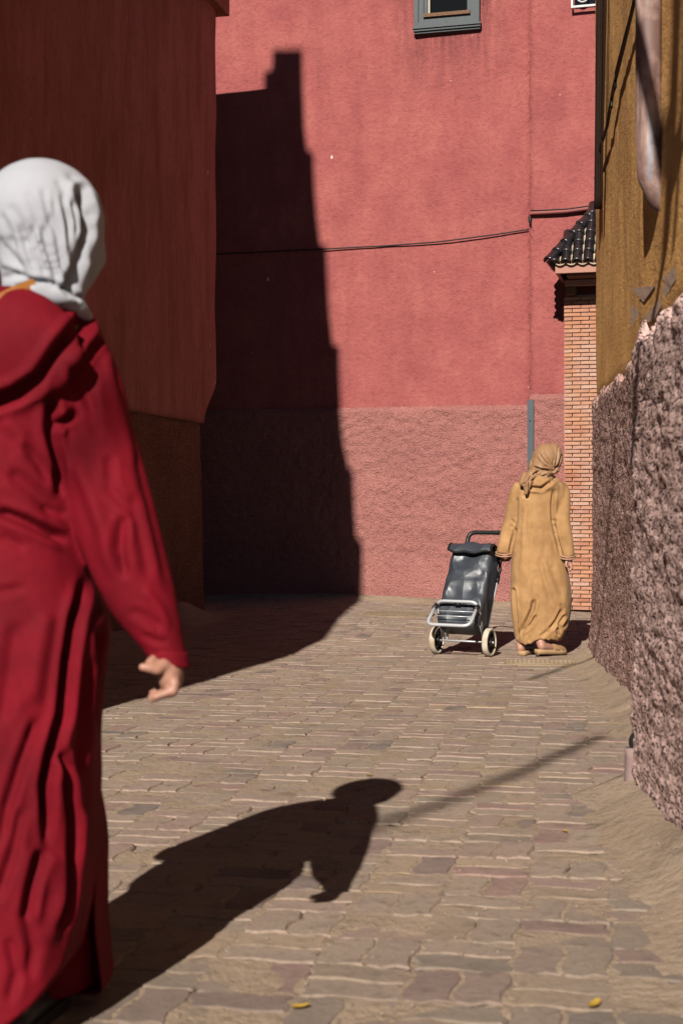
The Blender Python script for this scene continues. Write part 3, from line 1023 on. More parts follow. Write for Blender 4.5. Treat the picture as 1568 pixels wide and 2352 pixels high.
for k, (u0, u1) in enumerate(((1376, 1371), (1381, 1374), (1388, 1378), (1391, 1379))):
    run('wall_cable', ((u0 + 1, -500), (u0, 0), ((u0 + u1) / 2, 250), (u1, 480)), (0.024, 0.009, 0.006, 0.005)[k], ('thick dark cable running down the far edge of the ochre wall' if k == 0 else ('', 'brown cable running right beside the thick dark cable on the ochre wall', 'thin brown cable between two others down the ochre wall edge', 'thinnest brown cable of the row, farthest from the thick dark cable')[k]), n=0.035, mat='bcable')
# narrow mauve pipe at the foot of the near wall
b = MB()
q0 = on_near(1462, 1745, 0.05)
b.box((xw_near(5.02) - 0.055, 5.02, 0.10), (0.07, 0.10, 0.30))
# ------------------------------------------------------------------ drain boot at the foot of the near wall
db = thing('drain_boot', 'short mauve drain boot let into the base of the ochre house', 'drain', (xw_near(5.0) - 0.04, 5.0, 0.0))
m = NM('dull mauve clay'); M['clay'] = m.out(m.mix(m.noise(20, 4), (0.26, 0.17, 0.16), (0.36, 0.25, 0.22)), 0.9, m.bump(m.noise(60, 3), 0.5, 0.004))
b = MB()
b.tube([(xw_near(4.97) - 0.012, 4.97, z) for z in (-0.10, 0.0, 0.09, 0.12)], [0.048, 0.043, 0.04, 0.042], 8)
b.build('pipe', M['clay'], db)
m = NM('dark hollow'); M['dark'] = m.out((0.01, 0.008, 0.007), 0.95)
b = MB(); b.ell((xw_near(4.97) + 0.0, 4.985, 0.14), (0.036, 0.03, 0.04), n=12, m=8); b.build('hollow_shade', M['dark'], db)  # solid black lump painted as the shade inside the drain mouth
# hairline cracks in the far ochre wall
for cr in ([(1415, 672), (1409, 690), (1404, 706), (1394, 738)],):
    P = np.array([on_far(u, v, -0.018) for u, v in cr]); n_ = len(P)
    b = MB(); b.tube(P, [0.001] + [0.006] * (n_ - 2) + [0.001], 5); b.build('crack', M['dark'], rh)

# ------------------------------------------------------------------ cloth and skin
def cloth(name, c1, c2, sheen=0.3, rough=0.75, weave=900, wb=0.15, spec=0.25):
    m = NM(name)
    big = m.noise(7, 5, 0.66)
    we = m.noise(weave, 2, 0.5)
    st = m.noise(40, 4, 0.6, m.map((1, 1, 0.35)))
    col = m.mix(m.ramp(big, [(0.3, 0), (0.7, 1)]), c1, c2)
    nr = m.bump(st, wb, 0.006, m.bump(we, 0.25, 0.0015))
    mt = m.out(col, rough, nr, spec=spec)
    m.b.inputs['Sheen Weight'].default_value = sheen
    m.b.inputs['Sheen Roughness'].default_value = 0.4
    return mt
M['red'] = cloth('crimson wool', (0.215, 0.006, 0.015), (0.125, 0.004, 0.0095), 0.0, 0.75, spec=0.07)  # darker second tone paints mottled shading into the wool
M['white_scarf'] = cloth('white cotton scarf', (0.44, 0.445, 0.48), (0.39, 0.395, 0.43), 0.05, 0.9, wb=0.1)
M['tan_robe'] = cloth('tan suede cloth', (0.50, 0.28, 0.118), (0.31, 0.16, 0.062), 0.05, 0.85, 500, 0.3)
M['tan_scarf'] = cloth('brown satin scarf', (0.37, 0.205, 0.105), (0.31, 0.165, 0.08), 0.06, 0.5, 900, 0.08)
m = NM('skin')
m.b.inputs['Subsurface Weight'].default_value = 0.12
m.b.inputs['Subsurface Radius'].default_value = (0.012, 0.005, 0.003)
M['skin'] = m.out(m.mix(m.noise(40, 3), (0.47, 0.24, 0.165), (0.40, 0.19, 0.13)), 0.5, spec=0.35)
m = NM('dark leather'); M['leather'] = m.out((0.018, 0.014, 0.014), 0.45)
m = NM('orange leather strap'); M['strap'] = m.out(m.mix(m.noise(60, 3), (0.42, 0.17, 0.035), (0.33, 0.12, 0.03)), 0.5)
m = NM('tan suede shoe'); M['shoe'] = m.out(m.mix(m.noise(50, 3), (0.40, 0.23, 0.10), (0.31, 0.17, 0.075)), 0.85)
m = NM('shoe sole'); M['sole'] = m.out((0.44, 0.27, 0.14), 0.7)
m = NM('trim braid'); M['braid'] = m.out(m.mix(m.ramp(m.noise(300, 2), [(0.4, 0), (0.6, 1)]), (0.55, 0.33, 0.2), (0.36, 0.17, 0.1)), 0.8)

def rings_px(rows, n=72, yaw=0.0):
    """rows (v, uL, uR, yc, ry): upright stack of ellipses read from photo columns"""
    out = []
    t = np.linspace(0, 2 * np.pi, n, endpoint=False)
    for v, uL, uR, yc, ry in rows:
        a, b_ = D(uL, v, yc), D(uR, v, yc)
        c = (a + b_) / 2; rx = (b_[0] - a[0]) / 2
        # slightly squared ellipse
        cx, sy = np.cos(t), np.sin(t)
        k = (np.abs(cx) ** 2.4 + np.abs(sy) ** 2.4) ** (-1 / 2.4)
        P = np.stack([c[0] + rx * cx * k, c[1] + ry * sy * k, np.full(n, c[2])], 1)
        out.append(P)
    return out

def interp_rows(rows, step=12):
    R_ = np.array(rows, float)
    vs = np.arange(R_[0, 0], R_[-1, 0] + 1, step)
    from_ = [np.interp(vs, R_[:, 0], R_[:, k]) for k in range(1, R_.shape[1])]
    # soften corners of the piecewise outline
    out = []
    for a in from_:
        p = np.pad(a, 2, mode='edge')
        out.append((p[:-4] + 2 * p[1:-3] + 3 * p[2:-2] + 2 * p[3:-1] + p[4:]) / 9)
    return [tuple(r) for r in np.column_stack([vs] + out)]

def sleeve(mb, pts, flat=0.85, n=28, sub=5):
    """pts (u, v, Y, r px): loft of rings square to the path"""
    A = np.array(pts, float)
    t0 = np.arange(len(A)); tt = np.linspace(0, len(A) - 1, (len(A) - 1) * sub + 1)
    A = np.stack([np.interp(tt, t0, A[:, k]) for k in range(4)], 1)
    for _ in range(2):
        A[1:-1] = (A[:-2] + 2 * A[1:-1] + A[2:]) / 4
    P = np.array([D(u, v, Y) for u, v, Y, r in A]); r = A[:, 3] / FD * A[:, 2]
    T = np.gradient(P, axis=0); T /= np.linalg.norm(T, axis=1)[:, None]
    rings = []
    th_ = np.linspace(0, 2 * np.pi, n, endpoint=False)
    for k in range(len(P)):
        view = P[k] - np.array((0, 0, H)); view /= np.linalg.norm(view)
        s_ = np.cross(T[k], view); s_ /= np.linalg.norm(s_)
        dd = np.cross(T[k], s_)
        rings.append(P[k] + r[k] * (np.cos(th_)[:, None] * s_ + flat * np.sin(th_)[:, None] * dd))
    mb.loft(rings)
    return P, r

def finger(mb, pts, r):
    mb.chain(pts, r, 10)

# ------------------------------------------------------------------ woman in the red djellaba
YR = 2.70
px = YR / FD
rbase = D(15, 0, YR); rbase[2] = 0.0
red = thing('person', 'walking person in crimson hooded robe and white headscarf, back turned', 'person', rbase)

mb = MB()
rows = [(672, 45, 170, 2.72, 0.06), (690, 5, 196, 2.72, 0.085), (715, -70, 214, 2.715, 0.105), (750, -140, 232, 2.71, 0.118), (800, -185, 242, 2.70, 0.13), (880, -200, 235, 2.70, 0.14),
        (980, -195, 205, 2.70, 0.142), (1100, -185, 196, 2.70, 0.145), (1250, -185, 202, 2.70, 0.145), (1340, -195, 222, 2.70, 0.155), (1430, -202, 258, 2.70, 0.165),
        (1500, -203, 250, 2.70, 0.17), (1580, -203, 239, 2.70, 0.175), (1750, -200, 224, 2.70, 0.18), (1900, -198, 217, 2.70, 0.19), (2050, -196, 213, 2.70, 0.20), (2150, -196, 212, 2.70, 0.21),
        (2230, -196, 219, 2.70, 0.22), (2320, -196, 230, 2.70, 0.225)]
mb.loft(rings_px(interp_rows(rows, 14), 64))
P_, r_ = sleeve(mb, [(150, 775, 2.70, 62), (190, 830, 2.69, 74), (205, 900, 2.68, 84), (216, 1000, 2.665, 92), (240, 1100, 2.65, 97), (267, 1200, 2.64, 96), (297, 1300, 2.63, 90), (330, 1385, 2.625, 78), (362, 1448, 2.62, 58), (380, 1488, 2.62, 46), (387, 1520, 2.62, 45)])
# left sleeve, elbow bent forward to the bag
sleeve(mb, [(-110, 775, 2.70, 62), (-150, 830, 2.70, 70), (-168, 950, 2.71, 74), (-176, 1080, 2.73, 76), (-178, 1200, 2.76, 74), (-178, 1300, 2.80, 66), (-176, 1370, 2.83, 56), (-174, 1405, 2.85, 48)])
# hood hanging on the back
hr = np.array(((0.96, 0, 0.28), (0, 1, 0), (-0.28, 0, 0.96)))
mb.ell(D(30, 790, 2.585), (0.125, 0.062, 0.105), hr)
mb.ell(D(-35, 850, 2.58), (0.085, 0.055, 0.075), hr)
mb.ell(D(105, 765, 2.64), (0.085, 0.045, 0.045), rotz(0.1))
V, Fc, E = remesh(mb, 0.0056, 14, 0.5)
Yz = sm(1.15, 0.1, V[:, 2])
N = vnormals(V, Fc)
V = V + N * (0.0042 * (0.2 + Yz) * fbm(V * np.array((8, 8, 1.1)), 2) + 0.0008 * fbm(V * np.array((25, 25, 6)), 2))[:, None]
# the slit panel: cloth right of this line hangs further back
u, v = proj(V)
pl = [(222, 1700), (216, 1829), (203, 1959), (182, 2103), (146, 2229), (80, 2315), (10, 2375)]
d, s_, t = seg_dist(u, v, pl)
step = sm(-5, 12, d * -s_) * sm(1640, 1800, v)
front = sm(2.76, 2.66, V[:, 1])
V[:, 1] += step * front * 0.21
st = [
    ([(215, 735), (165, 800), (108, 905)], 9, -0.020), ([(238, 765), (180, 850), (140, 930)], 8, -0.013),
    ([(196, 733), (140, 800), (95, 868), (40, 905), (-40, 935)], 13, -0.035, 1),
    ([(122, 900), (117, 985), (135, 1060), (141, 1150)], 10, -0.026), ([(150, 830), (180, 880), (230, 960)], 10, -0.012),
    ([(122, 983), (150, 965), (182, 945)], 8, -0.022), ([(255, 810), (300, 960), (335, 1110), (375, 1280), (402, 1400)], 12, -0.010),
    ([(240, 800), (285, 940), (318, 1080)], 10, 0.008), ([(170, 1050), (215, 1150), (240, 1230), (255, 1330)], 14, 0.014),
    ([(250, 1040), (255, 1120), (300, 1180)], 10, -0.010), ([(286, 1180), (274, 1260), (290, 1335)], 10, -0.018),
    ([(300, 1130), (330, 1250), (345, 1340)], 11, -0.010), ([(225, 1010), (205, 940), (215, 850)], 10, -0.009),
    ([(330, 1455), (350, 1470), (388, 1478)], 6, -0.009), ([(300, 1400), (340, 1420), (375, 1445)], 9, -0.008), ([(330, 1350), (368, 1400), (392, 1450)], 9, 0.008),
    ([(-10, 1172), (60, 1198), (110, 1222), (162, 1246)], 9, -0.024), ([(0, 1230), (60, 1262)], 9, -0.010), ([(95, 1165), (155, 1185)], 7, -0.010), ([(20, 1080), (80, 1130), (135, 1190)], 13, -0.014),
    ([(50, 1020), (90, 1060), (120, 1110)], 10, -0.012), ([(-10, 1360), (60, 1350)], 8, -0.008), ([(10, 960), (50, 1000), (60, 1060)], 14, 0.01),
    ([(200, 1318), (172, 1421), (156, 1520), (143, 1640), (118, 1730), (104, 1800), (108, 1890), (114, 1975)], 10, -0.036),
    ([(232, 1440), (238, 1540), (226, 1680)], 9, -0.022), ([(205, 1500), (196, 1600), (186, 1720), (176, 1800)], 11, -0.014),
    ([(130, 1700), (152, 1760), (166, 1887), (164, 2031), (146, 2115), (118, 2150)], 9, -0.026),
    ([(90, 1640), (50, 1750), (18, 1851), (0, 1960)], 10, -0.020), ([(98, 1950), (74, 2040), (60, 2120)], 11, -0.022), ([(50, 1850), (30, 1960), (-10, 2080)], 10, -0.016),
    ([(40, 1420), (20, 1550), (0, 1680)], 15, -0.012), ([(110, 1400), (90, 1520), (72, 1630)], 16, 0.012), ([(130, 1950), (138, 2060), (110, 2180)], 13, 0.012),
    ([(60, 2090), (80, 2180), (60, 2260)], 12, -0.012), ([(20, 2150), (40, 2230), (20, 2310)], 10, -0.012), ([(190, 1850), (182, 1950), (160, 2080)], 9, 0.010),
    ([(222, 2000), (216, 2120), (226, 2280)], 6, -0.010),
]
V = sculpt(V, Fc, [(q[0], q[1] * 1.15, q[2] * (1.0 if q[2] < -0.02 else 0.7)) + tuple(q[3:]) for q in st])
V = laplace(V, E, 2, 0.4)
mesh_obj('djellaba', V, Fc, M['red'], red)

# cuff band
b = MB()
rg = []
for k, (dv, rr) in enumerate(((0, 46.5), (8, 48), (30, 48.5), (36, 48), (37, 42))):
    c0 = D(383 + dv * 0.16, 1490 + dv, 2.62)
    t = np.linspace(0, 2 * np.pi, 28, endpoint=False)
    rg.append(c0 + (rr * px * 0.97) * np.stack([np.cos(t), 0.86 * np.sin(t), 0.13 * np.cos(t) * -1], 1))
b.loft(rg); b.build('sleeve_cuff', M['red'], red)

# body: one skin
def body(mb, hip, neck, head_c, head_r, facing, sh, el, wr, ankles, knees, heels, s=1.0):
    f2 = np.array((facing[0], facing[1], 0.0)); f2 /= np.linalg.norm(f2)
    hip, neck, head_c = map(np.array, (hip, neck, head_c))
    mid = (hip + neck) / 2
    side = np.array((f2[1], -f2[0], 0))
    mb.chain([hip - side * 0.05, hip + side * 0.05], [0.085 * s, 0.085 * s]); mb.chain([hip, mid, neck - np.array((0, 0, 0.10))], [0.09 * s, 0.085 * s, 0.075 * s])
    mb.chain([neck - np.array((0, 0, 0.06)), head_c - f2 * 0.01], [0.055 * s, 0.05 * s])
    mb.ell(head_c, head_r); mb.ell(head_c + f2 * 0.03 - np.array((0, 0, 0.045)), np.array(head_r) * 0.75)
    # nose, brow, lips, chin
    mb.chain([head_c + f2 * (head_r[1] + 0.002) + np.array((0, 0, 0.012)), head_c + f2 * (head_r[1] + 0.018) - np.array((0, 0, 0.022))], [0.007, 0.011])
    mb.chain([head_c + f2 * (head_r[1] - 0.010) - side * 0.035 + np.array((0, 0, 0.022)), head_c + f2 * (head_r[1] - 0.010) + side * 0.035 + np.array((0, 0, 0.022))], [0.010, 0.010])
    mb.chain([head_c + f2 * (head_r[1] - 0.004) - side * 0.016 - np.array((0, 0, 0.052)), head_c + f2 * (head_r[1] - 0.004) + side * 0.016 - np.array((0, 0, 0.052))], [0.008, 0.008])
    mb.ell(head_c + f2 * (head_r[1] - 0.018) - np.array((0, 0, 0.085)), (0.022, 0.022, 0.02))
    for k in (0, 1):
        mb.chain([neck - np.array((0, 0, 0.08)), sh[k], el[k], wr[k]], [0.06 * s, 0.05 * s, 0.038 * s, 0.027 * s])
        hp = hip + side * (0.07 if k else -0.07)
        mb.chain([hp, knees[k], ankles[k]], [0.075 * s, 0.05 * s, 0.034 * s])
        mb.chain([ankles[k], heels[k][0], heels[k][1]], [0.036 * s, 0.032 * s, 0.024 * s])

mb = MB()
hc = D(98, 520, 2.75)
head_r = (0.075, 0.092, 0.105)
wrR = D(382, 1508, 2.62); wrL = D(-174, 1404, 2.85)
body(mb, D(15, 1330, 2.71), D(60, 690, 2.73), hc, head_r, (-0.25, 1), (D(-100, 790, 2.70), D(170, 790, 2.70)), (D(-178, 1180, 2.76), D(262, 1180, 2.645)), (wrL, wrR),
     (np.array((-0.74, 2.95, 0.09)), np.array((-0.60, 2.62, 0.10))), (D(-60, 1830, 2.84), D(70, 1830, 2.70)),
     ((np.array((-0.74, 2.93, 0.05)), np.array((-0.76, 3.10, 0.045))), (np.array((-0.60, 2.61, 0.06)), np.array((-0.58, 2.76, 0.04)))))
# right hand: fingers curled towards the body, thumb out
pm = D(392, 1548, 2.615)
mb.chain([wrR, D(390, 1535, 2.615)], [0.026, 0.025]); mb.ell(pm, (0.024, 0.036, 0.034)); mb.ell(D(398, 1556, 2.615), (0.018, 0.036, 0.028))
for q, (dy, sc_, dv) in enumerate(((-0.028, 0.95, 3), (-0.008, 1.05, 6), (0.012, 1.0, 2), (0.030, 0.8, -5))):
    y0 = 2.615 + dy
    finger(mb, [D(402, 1566 + dv * 0.5, y0), D(399, 1585 + dv * 0.8, y0 - 0.004), D(381 - 3 * q, 1589 + dv, y0 - 0.006), D(381 - 28 * sc_ - 3 * q, 1598 + dv * 1.3, y0 - 0.006)], [0.0098, 0.0088, 0.0080, 0.0066])
finger(mb, [D(376, 1528, 2.588), D(362, 1538, 2.575), D(343, 1534, 2.57), D(327, 1532, 2.567)], [0.013, 0.0105, 0.0095, 0.0075])
mb.chain([D(352, 1512, 2.585), D(346, 1522, 2.58), D(350, 1534, 2.578)], [0.007, 0.010, 0.010])
# left hand holding the bag strap
mb.ell(wrL + np.array((0.0, 0.05, 0.0)), (0.024, 0.045, 0.036))
for q in range(4):
    o_ = wrL + np.array((0.012, 0.085, 0.024 - 0.017 * q))
    finger(mb, [o_, o_ + np.array((0.012, 0.035, 0)), o_ + np.array((0.034, 0.030, 0)), o_ + np.array((0.036, 0.006, 0))], [0.010, 0.0092, 0.0085, 0.0075])
o_ = wrL + np.array((0.0, 0.04, 0.030)); finger(mb, [o_, o_ + np.array((0.025, 0.03, 0.012)), o_ + np.array((0.040, 0.045, 0.0))], [0.012, 0.010, 0.008])
V, Fc, E = remesh(mb, 0.0036, 2, 0.4)
mesh_obj('body', V, Fc, M['skin'], red)

# headscarf
mb = MB()
mb.ell(D(96, 512, 2.725), (0.121, 0.128, 0.121))
mb.ell(D(120, 560, 2.72), (0.100, 0.115, 0.115))
mb.chain([D(205, 540, 2.73), D(212, 590, 2.735), D(188, 668, 2.74)], [0.026, 0.030, 0.010])
rows = [(540, -20, 228, 2.72, 0.11), (600, 0, 224, 2.715, 0.105), (650, 12, 202, 2.71, 0.09), (690, 8, 186, 2.71, 0.082), (712, -20, 200, 2.71, 0.10)]
mb.loft(rings_px(interp_rows(rows, 10), 40))
# collar fold lying over the shoulder
mb.chain([D(30, 694, 2.60), D(80, 672, 2.595), D(140, 684, 2.61), D(180, 706, 2.645), D(206, 732, 2.69)], [0.012, 0.017, 0.018, 0.018, 0.012])
V, Fc, E = remesh(mb, 0.0038, 18, 0.5)
c2 = lambda a: [(x / 3.031, 329 + y / 3.031) for x, y in a]
st = [
    (c2([(300, 300), (330, 460), (345, 600)]), 5, -0.007), (c2([(345, 470), (400, 640), (430, 790), (452, 900), (468, 985)]), 5, -0.015),
    (c2([(215, 560), (255, 720), (300, 860), (335, 960)]), 5, -0.014), (c2([(295, 560), (330, 720), (380, 880), (415, 1000)]), 5.5, -0.016),
    (c2([(360, 380), (420, 560), (450, 720)]), 4, -0.008), (c2([(430, 330), (475, 520), (488, 700), (478, 860)]), 5, -0.014),
    (c2([(500, 380), (532, 560), (530, 700), (495, 880)]), 5, -0.015), (c2([(560, 340), (598, 500), (602, 630), (560, 800), (510, 930), (480, 1020)]), 10, -0.030, 1),
    (c2([(575, 330), (640, 460), (660, 540)]), 5, -0.012), (c2([(60, 640), (100, 780), (170, 900)]), 7, -0.010), (c2([(140, 560), (190, 720), (250, 880)]), 6, -0.010),
    (c2([(0, 650), (40, 760), (110, 870)]), 7, -0.009), (c2([(0, 880), (90, 890), (190, 930)]), 5, -0.010), (c2([(0, 935), (110, 918), (215, 950)]), 5, -0.016, 1),
    (c2([(250, 600), (290, 740), (340, 880)]), 4, 0.007), (c2([(640, 560), (650, 700), (620, 850)]), 6, -0.009), (c2([(400, 420), (440, 600), (460, 760)]), 4, 0.006),
    (c2([(545, 420), (565, 600), (520, 800)]), 4, 0.006),
    (c2([(60, 420), (150, 560), (215, 740)]), 8, -0.006), (c2([(0, 480), (70, 610), (130, 760)]), 8, -0.006), (c2([(180, 330), (250, 470), (285, 600)]), 7, -0.005), (c2([(390, 250), (470, 350), (520, 470)]), 6, -0.005),
    (c2([(470, 200), (560, 290), (640, 420)]), 7, -0.005), (c2([(160, 640), (215, 800), (275, 930)]), 4, -0.008), (c2([(330, 520), (370, 680), (420, 840), (440, 950)]), 3.5, -0.009), (c2([(450, 450), (505, 640), (505, 800)]), 3.5, -0.009),
    (c2([(30, 700), (110, 830), (200, 920)]), 4, -0.008), (c2([(680, 520), (690, 680), (640, 860), (590, 980)]), 5, -0.007), (c2([(180, 690), (240, 830), (310, 945)]), 3.5, 0.005),
    (c2([(130, 1010), (240, 962), (330, 970), (440, 1010), (540, 1075)]), 5, -0.020, 1),
]
V = sculpt(V, Fc, [(q[0], q[1] * 1.15, q[2] * 0.75) + tuple(q[3:]) for q in st])
V = laplace(V, E, 5, 0.5)
mesh_obj('headscarf', V, Fc, M['white_scarf'], red)
# shoes
def shoe(name, heel, toe, par, mat, w_=0.04, h_=0.05, sole_mat=None):
    heel, toe = np.array(heel), np.array(toe)
    d = toe - heel; L = np.linalg.norm(d); d /= L
    side = np.array((d[1], -d[0], 0)); side /= np.linalg.norm(side)
    up = np.cross(side, d)
    rg, rs = [], []
    for t, wk, hk in ((0, 0.55, 0.5), (0.08, 0.8, 0.85), (0.25, 0.85, 0.95), (0.45, 0.88, 1.0), (0.7, 1.0, 0.9), (0.88, 0.85, 0.6), (0.97, 0.5, 0.35), (1.0, 0.2, 0.2)):
        c = heel + d * L * t
        q = np.linspace(0, np.pi, 9)
        top = [c + side * w_ * wk * math.cos(a) + up * (0.020 + h_ * hk * math.sin(a)) for a in q]
        bot = [c - side * w_ * wk * 0.9 + up * 0.016, c + side * w_ * wk * 0.9 + up * 0.016]
        rg.append(np.array(top + bot))
        rs.append(np.array([c + side * (w_ * wk + 0.006) + up * 0.024, c - side * (w_ * wk + 0.006) + up * 0.024, c - side * (w_ * wk + 0.005), c + side * (w_ * wk + 0.005)]))
    b = MB(); b.loft(rg); o = b.build(name, mat, par)
    b = MB(); b.loft(rs); b.build('sole', sole_mat or mat, o, smooth=False)
    return o
zg = lambda x, y: float(tz(x, y))
shoe('shoe', (-0.60, 2.58, 0.004), (-0.56, 2.83, 0.0), red, M['leather'])
shoe('shoe', (-0.735, 2.89, -0.002), (-0.77, 3.14, -0.006), red, M['leather'])

# shoulder bag worn on her left side
bag = thing('shoulder_bag', 'small bag on an orange leather strap worn over the crimson robe', 'bag', D(-150, 1400, 2.9))
b = MB()
t = np.linspace(0, 1, 24)
path = [D(82, 652, 2.595), D(42, 668, 2.565), D(0, 690, 2.545), D(-60, 728, 2.53), D(-120, 785, 2.55), D(-190, 900, 2.60), D(-215, 1080, 2.63), D(-222, 1260, 2.66), D(-225, 1330, 2.68)]
P = np.array(path); tt = np.linspace(0, len(P) - 1, 40)
Pi = np.stack([np.interp(tt, range(len(P)), P[:, k]) for k in range(3)], 1)
rg = []
for k in range(len(Pi)):
    T = Pi[min(k + 1, len(Pi) - 1)] - Pi[max(k - 1, 0)]; T /= np.linalg.norm(T)
    v_ = np.array((0.15, -1, 0.2)); v_ -= T * (v_ @ T); v_ /= np.linalg.norm(v_)
    s_ = np.cross(T, v_)
    rg.append(Pi[k] + np.array([s_ * 0.011 + v_ * 0.0025, -s_ * 0.011 + v_ * 0.0025, -s_ * 0.011 - v_ * 0.0025, s_ * 0.011 - v_ * 0.0025]))
b.loft(rg); b.build('strap', M['strap'], bag, smooth=False)
b = MB(); c0 = D(-228, 1420, 2.68)
rg = [c0 + np.array([(0.025 * k * math.cos(a) * 1.0, 0.10 * k * math.sin(a), z) for a in np.linspace(0, 2 * np.pi, 20, endpoint=False)]) for z, k in ((-0.09, 0.6), (-0.085, 0.95), (0, 1.05), (0.07, 1.0), (0.08, 0.7))]
b.loft(rg); b.build('pouch', M['strap'], bag)
# ------------------------------------------------------------------ woman in tan with the trolley
YT = 10.5
tb = D(1240, 1490, YT); tb[2] = zg(tb[0], tb[1])
tan = thing('person', 'walking person in tan robe and brown headscarf pulling a shopping trolley', 'person', tb)
mb = MB()
rows = [(1088, 1222, 1262, YT, 0.055), (1098, 1205, 1282, YT, 0.08), (1108, 1190, 1294, YT, 0.105), (1125, 1182, 1301, YT, 0.12), (1150, 1180, 1298, YT, 0.13), (1190, 1184, 1282, YT, 0.135), (1220, 1181, 1276, YT, 0.135),
        (1260, 1176, 1287, YT, 0.15), (1300, 1173, 1301, YT, 0.165), (1340, 1172, 1308, YT, 0.175), (1380, 1171, 1311, YT, 0.18), (1410, 1173, 1308, YT, 0.18), (1440, 1177, 1302, YT, 0.175), (1462, 1181, 1292, YT, 0.17), (1478, 1186, 1280, YT, 0.165)]
mb.loft(rings_px(interp_rows(rows, 4), 56))
# left sleeve (photo left), right sleeve
sleeve(mb, [(1196, 1112, YT, 15), (1188, 1130, YT, 19), (1182, 1165, YT + 0.02, 20.5), (1177, 1195, YT + 0.05, 21), (1168, 1225, YT + 0.05, 20), (1161, 1252, YT + 0.03, 19), (1157, 1274, YT + 0.02, 18)])
sleeve(mb, [(1283, 1114, YT, 15), (1291, 1130, YT - 0.02, 18), (1290, 1165, YT - 0.05, 19), (1288, 1195, YT - 0.08, 20), (1293, 1225, YT - 0.10, 20), (1299, 1252, YT - 0.10, 18), (1302, 1280, YT - 0.10, 17)])
# hood of the robe folded at the neck
mb.ell(D(1246, 1110, YT - 0.09), (0.13, 0.055, 0.055), np.array(((0.94, 0, 0.34), (0, 1, 0), (-0.34, 0, 0.94))))
mb.ell(D(1230, 1118, YT - 0.10), (0.07, 0.045, 0.05))
V, Fc, E = remesh(mb, 0.0065, 14, 0.5)
N = vnormals(V, Fc)
V = V + N * (0.0045 * (0.2 + sm(0.9, 0.1, V[:, 2])) * fbm(V * np.array((9, 9, 1.4)), 2) + 0.001 * fbm(V * np.array((28, 28, 8)), 2))[:, None]
u, v = proj(V)
# raised hem at the back foot
k = sm(1440, 1480, v)
V[:, 2] += k * (0.035 * sm(1215, 1235, u) * sm(1300, 1262, u))
V[:, 2] += k * 0.016 * noise(np.stack([u * 0.11, u * 0, u * 0], 1))
c4 = lambda a: [((1000 + x / 3.484) / 1.0631, (1030 + y / 3.484) / 1.0631) for x, y in a]
st = [
    (c4([(1030, 560), (1120, 570), (1200, 510), (1250, 460)]), 3.0, -0.030, 1), (c4([(950, 620), (1000, 640), (1020, 580)]), 2.5, -0.02),
    (c4([(1225, 560), (1212, 700), (1215, 830), (1235, 950), (1275, 1100), (1310, 1170)]), 2.6, -0.030), (c4([(910, 640), (905, 760), (905, 880)]), 2.4, -0.02),
    (c4([(900, 900), (870, 1020), (850, 1130)]), 2.6, -0.026), (c4([(1000, 680), (985, 850), (980, 1000)]), 3, -0.010), (c4([(1030, 680), (1040, 800), (1050, 950)]), 3, -0.009),
    (c4([(860, 830), (890, 860), (900, 880)]), 2, -0.014), (c4([(850, 880), (880, 900)]), 2, -0.012), (c4([(1225, 830), (1250, 850)]), 2.5, -0.016),
    (c4([(1000, 960), (1000, 1180), (1010, 1380)]), 4, -0.009), (c4([(1100, 1150), (1130, 1300), (1170, 1450), (1210, 1580)]), 4, -0.014), (c4([(1070, 1250), (1050, 1480)]), 5, -0.008),
    (c4([(880, 1430), (895, 1600), (915, 1830)]), 2.5, -0.022, 1), (c4([(1060, 1500), (1040, 1600), (980, 1720), (925, 1820)]), 3.2, -0.035), (c4([(1080, 1640), (1030, 1720), (960, 1790)]), 2.6, -0.024),
    (c4([(1300, 1590), (1250, 1690), (1180, 1780)]), 3, -0.026), (c4([(1280, 1550), (1320, 1600)]), 3, -0.014), (c4([(1320, 1640), (1270, 1720), (1290, 1800)]), 2.6, -0.026), (c4([(1340, 1700), (1300, 1760)]), 2.4, -0.02),
    (c4([(1250, 1750), (1270, 1830)]), 2.4, -0.022), (c4([(1110, 1830), (1180, 1770)]), 3, -0.014), (c4([(1200, 1200), (1260, 1380), (1320, 1500)]), 4, -0.010), (c4([(1130, 1150), (1180, 1320), (1240, 1480), (1270, 1560)]), 4, 0.010),
    (c4([(960, 700), (940, 900), (920, 1150), (905, 1350)]), 4, -0.008), (c4([(1020, 1820), (1015, 1870)]), 2, -0.014), (c4([(1120, 900), (1110, 1050), (1090, 1200)]), 5, 0.008),
]
V = sculpt(V, Fc, [(q[0], q[1] * 1.35, q[2] * (0.9 if q[2] < -0.02 else 0.65)) + tuple(q[3:]) for q in st])
V = laplace(V, E, 3, 0.4)
mesh_obj('robe', V, Fc, M['tan_robe'], tan)
# braided cuffs
for (cu, cv, cy, r_) in ((1157, 1273, YT + 0.02, 19.0), (1302, 1279, YT - 0.10, 18.2)):
    for dv in (-4, 1):
        c0 = D(cu, cv + dv, cy); t = np.linspace(0, 2 * np.pi, 28, endpoint=False)
        P = c0 + r_ * YT / FD * np.stack([np.cos(t), 0.88 * np.sin(t), 0.22 * np.sin(t)], 1)
        b = MB(); b.tube(P, 0.0055, 6, closed=True); b.build('cuff_braid', M['braid'], tan)
